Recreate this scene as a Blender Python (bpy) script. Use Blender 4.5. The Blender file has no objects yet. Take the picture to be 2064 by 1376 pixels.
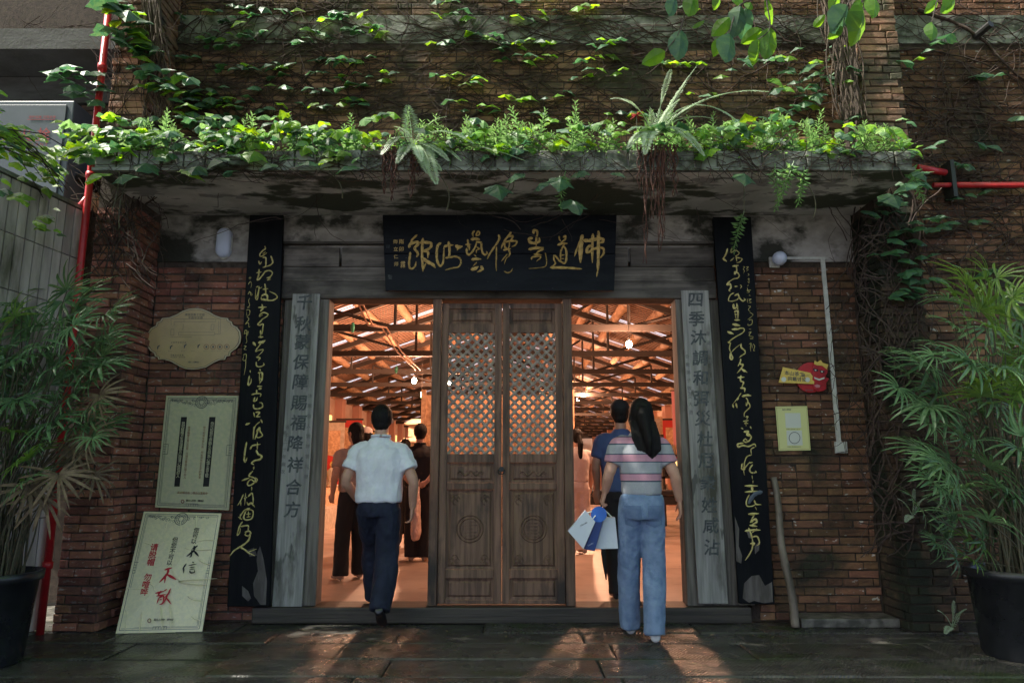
import bpy, bmesh, math, random
from mathutils import Vector, Matrix, noise
random.seed(7)
R = math.radians
sc = bpy.context.scene
col = sc.collection
# ------------------------------------------------------------------ camera, world, sun, exposure
CAM = Vector((0, -6.15, 1.2)); TILT = R(10.2); F = 1450.0
cd = bpy.data.cameras.new('camera'); cam = bpy.data.objects.new('camera', cd); col.objects.link(cam)
cam.location = CAM; cam.rotation_euler = (R(90) + TILT, 0, 0)
cd.sensor_width = 36; cd.lens = F / 2064 * 36; cd.clip_end = 500; cd.clip_start = 0.05
sc.camera = cam
SUN_DIR = Vector((0.50, 0.105, -0.86)).normalized()      # the way the light travels
el = math.asin(-SUN_DIR.z); az = math.atan2(-SUN_DIR.x, -SUN_DIR.y)
w = bpy.data.worlds.new('World'); sc.world = w; w.use_nodes = True
nt = w.node_tree; bg = nt.nodes['Background']
sky = nt.nodes.new('ShaderNodeTexSky'); sky.sky_type = 'NISHITA'; sky.sun_disc = False
sky.sun_elevation = el; sky.sun_rotation = az; sky.dust_density = 4.0; sky.air_density = .7; sky.ozone_density = .4
nt.links.new(sky.outputs[0], bg.inputs[0]); bg.inputs[1].default_value = 0.15
sl = bpy.data.lights.new('sun', 'SUN'); sl.energy = 4.0; sl.angle = R(0.6); sl.color = (1, .95, .84)
so = bpy.data.objects.new('sun', sl); col.objects.link(so); so.rotation_euler = SUN_DIR.to_track_quat('-Z', 'Y').to_euler()
so.location = (0, 0, 20)
sc.view_settings.view_transform = 'Standard'; sc.view_settings.look = 'None'
sc.view_settings.exposure = 1.3; sc.view_settings.gamma = 1; sc.view_settings.use_curve_mapping = False
sc.cycles.max_bounces = 6; sc.cycles.diffuse_bounces = 3; sc.cycles.glossy_bounces = 2; sc.cycles.transmission_bounces = 3
sc.cycles.transparent_max_bounces = 6; sc.cycles.sample_clamp_indirect = 4

# ------------------------------------------------------------------ geometry of the photograph's view
CT, ST = math.cos(TILT), math.sin(TILT)
def ray(x, y):
    a = (x - 1032) / F; b = -(y - 688) / F
    return Vector((a, CT - b * ST, ST + b * CT))
def at(x, y, Y):
    d = ray(x, y); return CAM + d * ((Y - CAM.y) / d.y)
def atz(x, y, Z):
    d = ray(x, y); return CAM + d * ((Z - CAM.z) / d.z)
def zc(p): return (p.y - CAM.y) * CT + (p.z - CAM.z) * ST

# ------------------------------------------------------------------ materials
MATS = {}
def mat(name, c1, c2=None, s=(8, 8, 8), lo=.4, hi=.6, rough=.7, bump=0, bs=40, var=0, c3=None, s3=(2, 2, 2), lo3=.52, hi3=.62, c4=None, s4=(60, 60, 60), lo4=.68, hi4=.72, metal=0, spec=.5, transl=0, sheen=0, rvar=0, emit=None, bd=.01, bsv=None):
    m = bpy.data.materials.new(name); m.use_nodes = True; n = m.node_tree; L = n.links; N = n.nodes
    b = N['Principled BSDF']; b.inputs['Roughness'].default_value = rough; b.inputs['Metallic'].default_value = metal
    b.inputs['Specular IOR Level'].default_value = spec
    geo = N.new('ShaderNodeNewGeometry')
    def nz(sv, det=5, w=None):
        mp = N.new('ShaderNodeMapping'); L.new(geo.outputs['Position'], mp.inputs[0]); mp.inputs['Scale'].default_value = sv
        t = N.new('ShaderNodeTexNoise'); t.inputs['Scale'].default_value = 1; t.inputs['Detail'].default_value = det; t.inputs['Roughness'].default_value = .6
        L.new(mp.outputs[0], t.inputs[0]); return t
    def mix(fa, A, B):
        x = N.new('ShaderNodeMix'); x.data_type = 'RGBA'
        L.new(fa, x.inputs[0])
        for i, q in ((6, A), (7, B)):
            if isinstance(q, tuple): x.inputs[i].default_value = (*q, 1)
            else: L.new(q, x.inputs[i])
        return x.outputs[2]
    def ramp(fa, lo, hi):
        r = N.new('ShaderNodeMapRange'); r.inputs[1].default_value = lo; r.inputs[2].default_value = hi; r.clamp = True
        L.new(fa, r.inputs[0]); return r.outputs[0]
    c = c1
    if c2: c = mix(ramp(nz(s).outputs[0], lo, hi), c, c2)
    if c4: c = mix(ramp(nz(s4, 3).outputs[0], lo4, hi4), c, c4)
    if c3: 
        f3 = ramp(nz(s3, 8).outputs[0], lo3, hi3); c = mix(f3, c, c3)
    if var:
        oi = N.new('ShaderNodeObjectInfo'); hs = N.new('ShaderNodeHueSaturation')
        r1 = N.new('ShaderNodeMapRange'); r1.inputs[3].default_value = 1 - var; r1.inputs[4].default_value = 1 + var * .8
        L.new(oi.outputs['Random'], r1.inputs[0]); L.new(r1.outputs[0], hs.inputs['Value'])
        mu = N.new('ShaderNodeMath'); mu.operation = 'MULTIPLY'; mu.inputs[1].default_value = 7.31; L.new(oi.outputs['Random'], mu.inputs[0])
        fr = N.new('ShaderNodeMath'); fr.operation = 'FRACT'; L.new(mu.outputs[0], fr.inputs[0])
        r2 = N.new('ShaderNodeMapRange'); r2.inputs[3].default_value = .5 - .014 * min(var * 2, 1); r2.inputs[4].default_value = .5 + .012 * min(var * 2, 1)
        L.new(fr.outputs[0], r2.inputs[0]); L.new(r2.outputs[0], hs.inputs['Hue'])
        if isinstance(c, tuple): hs.inputs['Color'].default_value = (*c, 1)
        else: L.new(c, hs.inputs['Color'])
        c = hs.outputs[0]
    if isinstance(c, tuple): b.inputs['Base Color'].default_value = (*c, 1)
    else: L.new(c, b.inputs['Base Color'])
    if rvar:
        rr = N.new('ShaderNodeMapRange'); rr.inputs[1].default_value = .35; rr.inputs[2].default_value = .65
        rr.inputs[3].default_value = rough - rvar; rr.inputs[4].default_value = rough + rvar
        L.new(nz((3, 3, 3), 6).outputs[0], rr.inputs[0]); L.new(rr.outputs[0], b.inputs['Roughness'])
    if bump:
        t = nz(bsv or (bs, bs, bs), 6); bp = N.new('ShaderNodeBump'); bp.inputs['Strength'].default_value = bump; bp.inputs['Distance'].default_value = bd
        L.new(t.outputs[0], bp.inputs['Height']); L.new(bp.outputs[0], b.inputs['Normal'])
    if transl:
        tr = N.new('ShaderNodeBsdfTranslucent'); ms = N.new('ShaderNodeMixShader'); ms.inputs[0].default_value = transl
        out = N['Material Output']
        tc = N.new('ShaderNodeHueSaturation'); tc.inputs['Value'].default_value = 2.6; tc.inputs['Hue'].default_value = .475; tc.inputs['Saturation'].default_value = 1.1
        if isinstance(c, tuple): tc.inputs['Color'].default_value = (*c, 1)
        else: L.new(c, tc.inputs['Color'])
        L.new(tc.outputs[0], tr.inputs[0]); L.new(b.outputs[0], ms.inputs[1]); L.new(tr.outputs[0], ms.inputs[2]); L.new(ms.outputs[0], out.inputs[0])
    if emit:
        b.inputs['Emission Color'].default_value = (*emit[0], 1); b.inputs['Emission Strength'].default_value = emit[1]
    MATS[name] = m; return m
mat('brick', (.34, .135, .085), (.22, .095, .065), s=(5, 5, 14), rough=.85, bump=.9, bs=45, var=.45, c3=(.045, .038, .028), s3=(1.5, 1.5, 1.5), lo3=.54, hi3=.70, c4=(.42, .34, .30), s4=(14, 14, 34), lo4=.60, hi4=.68)
mat('brick_brown', (.21, .10, .052), (.13, .066, .038), s=(5, 5, 14), rough=.85, bump=.9, bs=45, var=.48, c3=(.022, .022, .012), s3=(1.3, 1.3, 1.3), lo3=.51, hi3=.66, c4=(.42, .38, .34), s4=(13, 13, 26), lo4=.63, hi4=.67)
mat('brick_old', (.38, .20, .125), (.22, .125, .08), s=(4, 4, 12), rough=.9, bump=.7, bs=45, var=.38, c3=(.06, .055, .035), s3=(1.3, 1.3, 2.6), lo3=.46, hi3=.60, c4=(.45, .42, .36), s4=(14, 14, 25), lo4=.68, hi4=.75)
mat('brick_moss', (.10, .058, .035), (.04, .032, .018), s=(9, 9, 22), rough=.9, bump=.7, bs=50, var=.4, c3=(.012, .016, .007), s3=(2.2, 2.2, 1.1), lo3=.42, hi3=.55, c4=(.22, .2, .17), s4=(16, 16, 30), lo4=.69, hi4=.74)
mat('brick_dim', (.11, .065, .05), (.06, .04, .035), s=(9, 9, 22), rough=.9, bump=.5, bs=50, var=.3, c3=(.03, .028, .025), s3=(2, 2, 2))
mat('mortar', (.055, .04, .032), (.10, .08, .065), s=(20, 20, 20), rough=.95, bump=.5, bs=80)
mat('mortar_brown', (.035, .025, .018), (.06, .042, .03), s=(20, 20, 20), rough=.95, bump=.5, bs=80)
mat('plaster', (.44, .41, .39), (.28, .26, .24), s=(4, 4, 6), rough=.85, bump=.5, bs=25, c3=(.035, .036, .028), s3=(1.6, 1.6, 2.4), lo3=.47, hi3=.56, c4=(.30, .28, .27), s4=(7, 7, 12), lo4=.62, hi4=.64)
mat('concrete', (.25, .26, .235), (.15, .16, .13), s=(3, 3, 12), rough=.8, bump=.5, bs=30, var=.12, c3=(.05, .055, .04), s3=(4, 4, 4), lo3=.47, hi3=.58)
mat('soffit', (.66, .62, .59), (.46, .44, .41), s=(2, 3, 3), rough=.85, bump=.6, bs=20, c3=(.07, .075, .05), s3=(1.2, 2.4, 1.6), lo3=.50, hi3=.55, c4=(.30, .28, .27), s4=(3, 7, 3), lo4=.56, hi4=.58)
mat('slab', (.075, .072, .064), (.042, .040, .036), s=(5, 9, 5), rough=.23, bump=.75, bs=26, var=.22, c3=(.035, .045, .022), s3=(1.3, 2.2, 2), lo3=.53, hi3=.64, rvar=.17, bd=.012)
mat('ground_joint', (.05, .048, .04), (.16, .15, .13), s=(12, 12, 12), rough=.5, bump=.5, bs=40)
mat('wood_grey', (.20, .18, .155), (.10, .088, .075), s=(30, 30, 1.6), rough=.8, bump=.5, bsv=(60, 60, 3), c3=(.05, .05, .035), s3=(3, 3, 1.2), lo3=.55, hi3=.68, var=.1)
mat('wood_sill', (.06, .048, .038), (.03, .025, .02), s=(1.6, 30, 30), rough=.6, bump=.5, bsv=(3, 60, 60))
mat('wood_beam', (.20, .175, .15), (.10, .088, .075), s=(1.6, 30, 30), rough=.8, bump=.5, bsv=(3, 60, 60), c3=(.035, .03, .025), s3=(1.5, 3, 3), lo3=.5, hi3=.65, var=.25)
mat('wood_board', (.35, .34, .32), (.22, .215, .205), s=(26, 26, 1.4), rough=.8, bump=.5, bsv=(60, 60, 2), c3=(.07, .065, .05), s3=(5, 5, .9), lo3=.56, hi3=.68, c4=(.11, .11, .10), s4=(9, 9, 3), lo4=.63, hi4=.68)
mat('wood_door', (.22, .125, .08), (.115, .065, .042), s=(34, 34, 1.8), rough=.7, bump=.55, bsv=(70, 70, 4), c3=(.035, .025, .02), s3=(4, 4, 1.4), lo3=.52, hi3=.66, var=.14)
mat('wood_lattice', (.42, .35, .29), (.24, .20, .165), s=(20, 20, 20), rough=.8, bump=.4, bs=60)
mat('lacquer', (.004, .005, .008), (.008, .010, .013), s=(4, 4, 14), rough=.42, bump=.35, bsv=(20, 20, 60), c4=(.10, .095, .09), s4=(14, 14, 50), lo4=.72, hi4=.75, spec=.14)
mat('lacquer_tall', (.003, .004, .006), (.006, .007, .009), s=(9, 9, 2), rough=.5, bump=.35, bsv=(30, 30, 5), spec=.12)
mat('worn_wood', (.13, .115, .11), (.07, .06, .055), s=(20, 20, 3), rough=.85, bump=.5, bsv=(40, 40, 8))
mat('gold', (.72, .50, .17), (.50, .33, .10), s=(30, 30, 30), rough=.5, bump=.4, bs=80, c4=(.16, .10, .04), s4=(40, 40, 60), lo4=.60, hi4=.66)
mat('gold_pale', (.72, .62, .26), (.52, .42, .14), s=(30, 30, 30), rough=.55, c4=(.15, .12, .05), s4=(50, 50, 50), lo4=.62, hi4=.68)
mat('char_grey', (.055, .065, .07), (.11, .12, .12), s=(30, 30, 30), rough=.85)
mat('char_faint', (.15, .15, .145), (.19, .19, .18), s=(30, 30, 30), rough=.9)
mat('ink_black', (.015, .015, .018), rough=.6)
mat('ink_grey', (.09, .10, .11), rough=.6)
mat('ink_red', (.55, .015, .03), rough=.55)
mat('ink_brown', (.26, .09, .055), rough=.6)
mat('ink_darkred', (.28, .03, .035), rough=.6)
mat('poster_cream', (.90, .80, .52), (.82, .74, .50), s=(40, 40, 40), rough=.42, bump=.5, bs=18, bd=.008, c4=(.36, .34, .2), s4=(90, 90, 90), lo4=.70, hi4=.74)
mat('poster_green', (.66, .61, .40), (.58, .56, .38), s=(30, 30, 30), rough=.5, bump=.45, bs=12, bd=.006)
mat('plaque_tan', (.56, .40, .21), (.50, .36, .19), s=(8, 8, 8), rough=.35, bump=.1, bs=10)
mat('plaque_rim', (.60, .49, .32), rough=.4)
mat('dark_rim', (.07, .045, .035), rough=.6)
mat('white_paint', (.62, .62, .58), (.5, .5, .46), s=(20, 20, 20), rough=.55)
mat('paper_yellow', (.66, .66, .30), rough=.45)
mat('paper_white', (.62, .64, .58), rough=.5)
mat('paper_edge', (.42, .36, .14), rough=.5)
mat('red_enamel', (.52, .02, .025), (.40, .015, .02), s=(10, 10, 10), rough=.35)
mat('red_bright', (.50, .02, .03), (.33, .012, .02), s=(20, 20, 20), rough=.4)
mat('yellow_print', (.72, .50, .11), rough=.5)
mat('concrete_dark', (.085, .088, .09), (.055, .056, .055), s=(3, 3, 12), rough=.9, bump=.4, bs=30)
mat('denim_dark', (.10, .155, .27), (.13, .19, .31), s=(20, 20, 20), rough=.9)
mat('pipe_black', (.02, .02, .02), rough=.5)
mat('lamp_glass', (.62, .68, .86), rough=.3)
mat('cabinet_blue', (.085, .105, .135), (.07, .09, .115), s=(4, 4, 4), rough=.45)
mat('tile_white', (.56, .50, .49), (.38, .335, .32), s=(9, 9, 1.6), rough=.4, var=.16, c3=(.12, .115, .085), s3=(4, 4, 1.1), lo3=.5, hi3=.66)
mat('pot_black', (.012, .014, .017), (.02, .022, .026), s=(9, 9, 9), rough=.3, rvar=.08)
mat('soil', (.04, .03, .02), (.08, .06, .04), s=(40, 40, 40), rough=.95, bump=.8, bs=60)
mat('leaf_ivy', (.06, .14, .055), (.04, .10, .06), s=(25, 25, 25), rough=.5, var=.35, transl=.3)
mat('leaf_bright', (.165, .30, .03), (.10, .23, .035), s=(25, 25, 25), rough=.5, var=.45, transl=.5)
mat('leaf_herb', (.13, .26, .085), (.17, .30, .12), s=(25, 25, 25), rough=.45, var=.25, transl=.3)
mat('leaf_fern', (.36, .44, .34), (.26, .36, .2), s=(30, 30, 30), rough=.4, var=.2, transl=.25)
mat('leaf_palm', (.12, .21, .095), (.07, .145, .065), s=(14, 14, 14), rough=.24, var=.4, transl=.2)
mat('leaf_palm_lime', (.125, .23, .04), (.08, .16, .04), s=(14, 14, 14), rough=.36, var=.25, transl=.3)
mat('leaf_dry', (.22, .16, .09), (.13, .09, .05), s=(20, 20, 20), rough=.8, var=.3)
mat('leaf_tree', (.11, .24, .03), (.08, .19, .03), s=(14, 14, 14), rough=.35, var=.25, transl=.65)
mat('vine_stem', (.035, .022, .018), (.07, .045, .035), s=(30, 30, 30), rough=.9)
mat('root_red', (.10, .032, .02), (.05, .02, .015), s=(40, 40, 60), rough=.8, bump=.8, bs=150)
mat('root_brown', (.10, .07, .05), (.055, .04, .03), s=(20, 20, 5), rough=.9, bump=.6, bs=60)
mat('bark', (.07, .055, .045), (.04, .032, .026), s=(14, 14, 3), rough=.9, bump=.8, bs=30)
mat('cane', (.05, .055, .03), (.09, .07, .04), s=(20, 20, 40), rough=.7)
mat('bamboo', (.20, .165, .13), (.13, .105, .08), s=(14, 14, 3), rough=.6, bump=.3, bs=30, c3=(.06, .05, .035), s3=(6, 6, 2))
mat('hall_floor', (.42, .31, .25), (.25, .18, .145), s=(1.2, 1.2, 1.2), lo=.4, hi=.66, rough=.42, bump=.2, bs=6, c4=(.24, .15, .11), s4=(2.5, 6, 2), lo4=.6, hi4=.68)
mat('hall_wall', (.50, .34, .26), (.42, .28, .21), s=(3, 3, 3), rough=.85)
mat('hall_pilaster', (.42, .21, .15), rough=.85)
mat('log', (.50, .31, .19), (.34, .2, .12), s=(20, 3, 20), rough=.75, var=.2)
mat('slat_wood', (.42, .25, .17), (.30, .17, .115), s=(3, 20, 3), rough=.8)
mat('roof_tile', (.012, .008, .007), rough=.9)
mat('skylight', (.28, .28, .30), rough=.5, transl=.9)
mat('truss', (.03, .022, .018), rough=.8)
mat('window_glow', (.75, .60, .30), rough=.5, emit=((1, .66, .22), .55))
mat('bulb', (1, .9, .75), emit=((1, .86, .62), 60))
mat('carved_screen', (.55, .34, .2), (.36, .2, .11), s=(16, 16, 16), rough=.6, bump=.6, bs=20)
mat('stone_pale', (.42, .34, .27), (.32, .26, .2), s=(10, 10, 10), rough=.85, bump=.5, bs=30)
mat('green_glass', (.08, .45, .28), rough=.2)
mat('skin', (.52, .29, .20), (.47, .25, .17), s=(14, 14, 14), rough=.5)
mat('skin_tan', (.40, .21, .14), rough=.5)
mat('hair', (.005, .0045, .0045), (.012, .010, .009), s=(120, 120, 8), rough=.6, bump=.6, bsv=(260, 260, 10), spec=.2)
def cloth(n, c, c2=None, b=.35, bs=9, **k): return mat(n, c, c2 or tuple(v * .88 for v in c), s=(12, 12, 12), rough=.85, bump=b, bs=bs, bd=.03, **k)
cloth('shirt_white', (.78, .80, .86)); cloth('navy', (.012, .017, .040), (.007, .011, .027)); cloth('black_cloth', (.012, .011, .013)); cloth('tan_cloth', (.42, .30, .24))
cloth('denim', (.13, .20, .33), (.19, .27, .41), .5, 11); cloth('blue_cloth', (.055, .09, .22)); cloth('white_cloth', (.65, .55, .52)); cloth('cap_black', (.01, .01, .013))
mat('shoe_black', (.012, .012, .015), rough=.25); mat('shoe_white', (.58, .58, .58), (.45, .45, .45), s=(20, 20, 20), rough=.5); mat('shoe_tan', (.45, .32, .24), rough=.6)
mat('sole_dark', (.05, .05, .05), rough=.8)
mat('bag_white', (.62, .66, .72), rough=.45, bump=.3, bs=10, bd=.02); mat('bag_navy', (.02, .05, .20), rough=.4); mat('bag_blue', (.03, .13, .50), rough=.4)
mat('film', (.60, .42, .36), (.5, .33, .28), s=(20, 20, 8), rough=.25, bump=.7, bs=16, bd=.03)
mat('red_cloth', (.42, .03, .025), rough=.8); mat('banner_pink', (.55, .22, .24), rough=.8)

def grooves(m):
    n = m.node_tree; N = n.nodes; L = n.links; b = N['Principled BSDF']; bp0 = b.inputs['Normal'].links[0].from_node
    g = N.new('ShaderNodeNewGeometry'); mp = N.new('ShaderNodeMapping'); mp.inputs['Rotation'].default_value = (0, 0, .6); L.new(g.outputs['Position'], mp.inputs[0])
    wv = N.new('ShaderNodeTexWave'); wv.inputs['Scale'].default_value = 14; wv.inputs['Distortion'].default_value = 3.5; wv.inputs['Detail'].default_value = 3; wv.inputs['Detail Scale'].default_value = 2; L.new(mp.outputs[0], wv.inputs[0])
    ns = N.new('ShaderNodeTexNoise'); ns.inputs['Scale'].default_value = 1.3; L.new(g.outputs['Position'], ns.inputs[0]); mr = N.new('ShaderNodeMapRange'); mr.inputs[1].default_value = .45; mr.inputs[2].default_value = .6; L.new(ns.outputs[0], mr.inputs[0])
    mu = N.new('ShaderNodeMath'); mu.operation = 'MULTIPLY'; L.new(wv.outputs[0], mu.inputs[0]); L.new(mr.outputs[0], mu.inputs[1])
    bp = N.new('ShaderNodeBump'); bp.inputs['Strength'].default_value = .7; bp.inputs['Distance'].default_value = .01; L.new(mu.outputs[0], bp.inputs['Height']); L.new(bp0.outputs[0], bp.inputs['Normal']); L.new(bp.outputs[0], b.inputs['Normal'])
grooves(MATS['slab'])
# ------------------------------------------------------------------ object helpers
def link(name, me, parent=None, m=None, loc=None):
    o = bpy.data.objects.new(name, me); col.objects.link(o)
    if m and me is not None and not me.materials: me.materials.append(MATS[m] if isinstance(m, str) else m)
    if parent: o.parent = parent
    if loc is not None: o.location = Vector(loc)
    return o
def tag(o, label=None, cat=None, group=None, kind=None):
    if label: o['label'] = label
    if cat: o['category'] = cat
    if group: o['group'] = group
    if kind: o['kind'] = kind
    return o
def thing(name, label, cat, loc=(0, 0, 0), group=None):
    o = bpy.data.objects.new(name, None); col.objects.link(o); o.location = loc; o.empty_display_size = .1
    return tag(o, label, cat, group)
def root(o):
    v = Vector((0, 0, 0))
    while o: v += o.location; o = o.parent
    return v
class MB:
    """collects shapes given in world coordinates"""
    def __init__(s): s.v = []; s.f = []
    def add(s, vs, fs):
        n = len(s.v); s.v += [tuple(v) for v in vs]; s.f += [tuple(i + n for i in f) for f in fs]; return s
    def box(s, x0, x1, y0, y1, z0, z1):
        if x0 > x1: x0, x1 = x1, x0
        if y0 > y1: y0, y1 = y1, y0
        if z0 > z1: z0, z1 = z1, z0
        return s.add([(x, y, z) for z in (z0, z1) for y in (y0, y1) for x in (x0, x1)],
                     [(0, 2, 3, 1), (4, 5, 7, 6), (0, 1, 5, 4), (2, 6, 7, 3), (0, 4, 6, 2), (1, 3, 7, 5)])
    def prism(s, poly, d):   # polygon (ccw seen from -d side) extruded along vector d
        n = len(poly); P = [Vector(p) for p in poly]; Q = [p + Vector(d) for p in P]
        return s.add(P + Q, [tuple(range(n)), tuple(range(2 * n - 1, n - 1, -1))] + [(i, i + n, (i + 1) % n + n, (i + 1) % n) for i in range(n)])
    def tube(s, pts, r, n=6, cap=True, r2=None, ry=None):
        P = [Vector(p) for p in pts]; m = len(P); rs = r if isinstance(r, (list, tuple)) else [r + ((r2 - r) * i / max(1, m - 1) if r2 is not None else 0) for i in range(m)]
        vs = []; up = Vector((0, 0, 1)); t0 = (P[-1] - P[0]); up = Vector((1, 0, 0)) if abs(t0.normalized().z if t0.length else 0) > .8 else Vector((0, 0, 1))
        for i, p in enumerate(P):
            t = (P[min(i + 1, m - 1)] - P[max(i - 1, 0)])
            if t.length < 1e-9: t = Vector((0, 0, 1))
            t.normalize(); a = t.cross(up)
            if a.length < 1e-4: a = t.cross(Vector((0, 1, 0)))
            a.normalize(); b = t.cross(a); up = b.cross(t) if False else up
            rr = rs[i]; rb = rr if ry is None else (ry[i] if isinstance(ry, (list, tuple)) else ry)
            for k in range(n):
                q = 2 * math.pi * k / n; vs.append(p + a * math.cos(q) * rr + b * math.sin(q) * rb)
        fs = [(i * n + k, i * n + (k + 1) % n, (i + 1) * n + (k + 1) % n, (i + 1) * n + k) for i in range(m - 1) for k in range(n)]
        if cap: fs += [tuple(range(n - 1, -1, -1)), tuple((m - 1) * n + k for k in range(n))]
        return s.add(vs, fs)
    def ball(s, c, rx, ry=None, rz=None, nu=12, nv=8, rot=None):
        ry = ry or rx; rz = rz or rx; c = Vector(c); vs = []
        for j in range(nv + 1):
            t = math.pi * j / nv
            for k in range(nu):
                q = 2 * math.pi * k / nu; v = Vector((rx * math.sin(t) * math.cos(q), ry * math.sin(t) * math.sin(q), rz * math.cos(t)))
                if rot: v = rot @ v
                vs.append(c + v)
        return s.add(vs, [(j * nu + k, (j + 1) * nu + k, (j + 1) * nu + (k + 1) % nu, j * nu + (k + 1) % nu) for j in range(nv) for k in range(nu)])
    def lathe(s, c, prof, n=24, close=True):
        c = Vector(c); vs = [c + Vector((r * math.cos(2 * math.pi * k / n), r * math.sin(2 * math.pi * k / n), z)) for r, z in prof for k in range(n)]
        m = len(prof); fs = [(i * n + k, i * n + (k + 1) % n, (i + 1) * n + (k + 1) % n, (i + 1) * n + k) for i in range(m - 1) for k in range(n)]
        if close: fs += [tuple(range(n - 1, -1, -1)), tuple((m - 1) * n + k for k in range(n))]
        return s.add(vs, fs)
    def mesh(s, name, off=Vector((0, 0, 0)), smooth=False):
        me = bpy.data.meshes.new(name); me.from_pydata([tuple(Vector(v) - off) for v in s.v], [], s.f); me.update()
        if smooth:
            for p in me.polygons: p.use_smooth = True
        return me
    def build(s, name, m, parent=None, smooth=False, bevel=0, fix=True):
        if parent: me = s.mesh(name, root(parent), smooth); o = link(name, me, parent, m)
        else:
            c = Vector((0, 0, 0))
            if s.v:
                c = Vector((sum(v[0] for v in s.v) / len(s.v), sum(v[1] for v in s.v) / len(s.v), min(v[2] for v in s.v)))
            me = s.mesh(name, c, smooth); o = link(name, me, None, m, c)
        if fix and len(me.polygons) < 60000:
            b = bmesh.new(); b.from_mesh(me); bmesh.ops.recalc_face_normals(b, faces=b.faces); b.to_mesh(me); b.free()
        if bevel:
            md = o.modifiers.new('bevel', 'BEVEL'); md.width = bevel; md.segments = 2; md.limit_method = 'ANGLE'
        return o

# flat panels: plane through pixel quad at a given depth, and writing on them
class Panel:
    def __init__(s, quad):            # world corners TL TR BR BL
        s.q = [Vector(p) for p in quad]; s.u = (s.q[1] - s.q[0]).normalized()
        n = (s.q[3] - s.q[0]).cross(s.q[1] - s.q[0]).normalized()
        if n.y > 0: n = -n
        s.n = n; s.up = s.u.cross(-n).normalized() * -1
        if s.up.z < 0: s.up = -s.up
        s.u = s.up.cross(s.n).normalized()
        if s.u.x < 0: s.u = -s.u
    def px(s, x, y, off=0.0):
        o = s.q[0] + s.n * off; d = ray(x, y); t = (o - CAM).dot(s.n) / d.dot(s.n); return CAM + d * t
    def uv(s, a, b, off=0.0):         # a across 0..1, b down 0..1
        p = (s.q[0].lerp(s.q[1], a)).lerp(s.q[3].lerp(s.q[2], a), b); return p + s.n * off
    def slab(s, th): return MB().prism([s.q[3], s.q[2], s.q[1], s.q[0]], -s.n * th)
def vpanel(px4, Y): return Panel([at(x, y, Y) for x, y in px4])
def smooth_pts(P, k=5):
    if len(P) < 3: return [P[0].lerp(P[-1], i / 3) for i in range(4)]
    out = []
    for i in range(len(P) - 1):
        a, b, c, d = P[max(i - 1, 0)], P[i], P[i + 1], P[min(i + 2, len(P) - 1)]
        for j in range(k):
            t = j / k; out.append(.5 * ((2 * b) + (c - a) * t + (2 * a - 5 * b + 4 * c - d) * t * t + (3 * b - a - 3 * c + d) * t ** 3))
    out.append(P[-1]); return out
def strokes(mb, panel, data, ox, oy, sc_, wm=1.0, off=.002, h=.004, taper=.55):
    for st in data.replace('\n', ' ').split('|'):
        a = st.split()
        if not a: continue
        wd = float(a[0]) * wm / sc_; P = [Vector((float(p.split(',')[0]) / sc_ + ox, float(p.split(',')[1]) / sc_ + oy, 0)) for p in a[1:]]
        P = smooth_pts(P); m = len(P); vs = []; fs = []
        ext = (P[1] - P[0]).normalized() * wd * .3; P[0] = P[0] - ext
        P[-1] = P[-1] + (P[-1] - P[-2]).normalized() * wd * .3
        for i, p in enumerate(P):
            t = P[min(i + 1, m - 1)] - P[max(i - 1, 0)]; nn = Vector((-t.y, t.x, 0)).normalized()
            e = min(i, m - 1 - i); k = (.35, .85)[e] if e < 2 else 1
            k *= (1 - (1 - taper) * (i / (m - 1)) ** 2 * .8) * (1 + .12 * math.sin(i * 1.3))
            q = nn * wd * .5 * k
            vs += [panel.px((p - q).x, (p - q).y, off), panel.px(p.x, p.y, off + h), panel.px((p + q).x, (p + q).y, off)]
        for i in range(m - 1):
            fs += [(3 * i, 3 * i + 1, 3 * i + 4, 3 * i + 3), (3 * i + 1, 3 * i + 2, 3 * i + 5, 3 * i + 4)]
        mb.add(vs, fs)
FC = {}
def glyph_mesh(ch, bold):
    k = (ch, bold)
    if k not in FC:
        c = bpy.data.curves.new('t', 'FONT'); c.body = ch; c.size = 1; c.offset = bold; c.align_x = 'CENTER'; c.resolution_u = 3
        o = bpy.data.objects.new('t', c); col.objects.link(o); dg = bpy.context.evaluated_depsgraph_get()
        me = bpy.data.meshes.new_from_object(o.evaluated_get(dg)); col.objects.unlink(o); bpy.data.objects.remove(o)
        vs = [v.co.copy() for v in me.vertices]; fs = [tuple(p.vertices) for p in me.polygons]
        if vs:
            cy = (.82 - .06) / 2 if ord(ch[0]) > 0x2000 else .36
            cx = (max(v.x for v in vs) + min(v.x for v in vs)) / 2
            vs = [Vector((v.x - cx, v.y - cy, 0)) for v in vs]
        FC[k] = (vs, fs); bpy.data.meshes.remove(me)
    return FC[k]
def glyph(mb, ch, p, u, v, size, bold=0.0, slant=0, sx=1.0):
    vs, fs = glyph_mesh(ch, 0); nn = u.cross(v) * .0003
    if nn.y > 0: nn = -nn
    for k, (a_, b_) in enumerate(((-1, 0), (1, 0), (0, 1), (0, -1)) if bold > .007 else ((0, 0),)):
        a_ *= bold; b_ *= bold; mb.add([p + nn * k + u * ((q.x + a_ + slant * q.y) * size * sx) + v * ((q.y + b_) * size) for q in vs], fs)
def text_px(mb, panel, s, x, y, size_px, step, bold=0.0, off=.003, slant=0, sx=1.0):
    for i, ch in enumerate(s):
        if ch == ' ': continue
        p = panel.px(x + step[0] * i, y + step[1] * i, off); glyph(mb, ch, p, panel.u, panel.up, size_px * zc(p) / F, bold, slant, sx)

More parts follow.
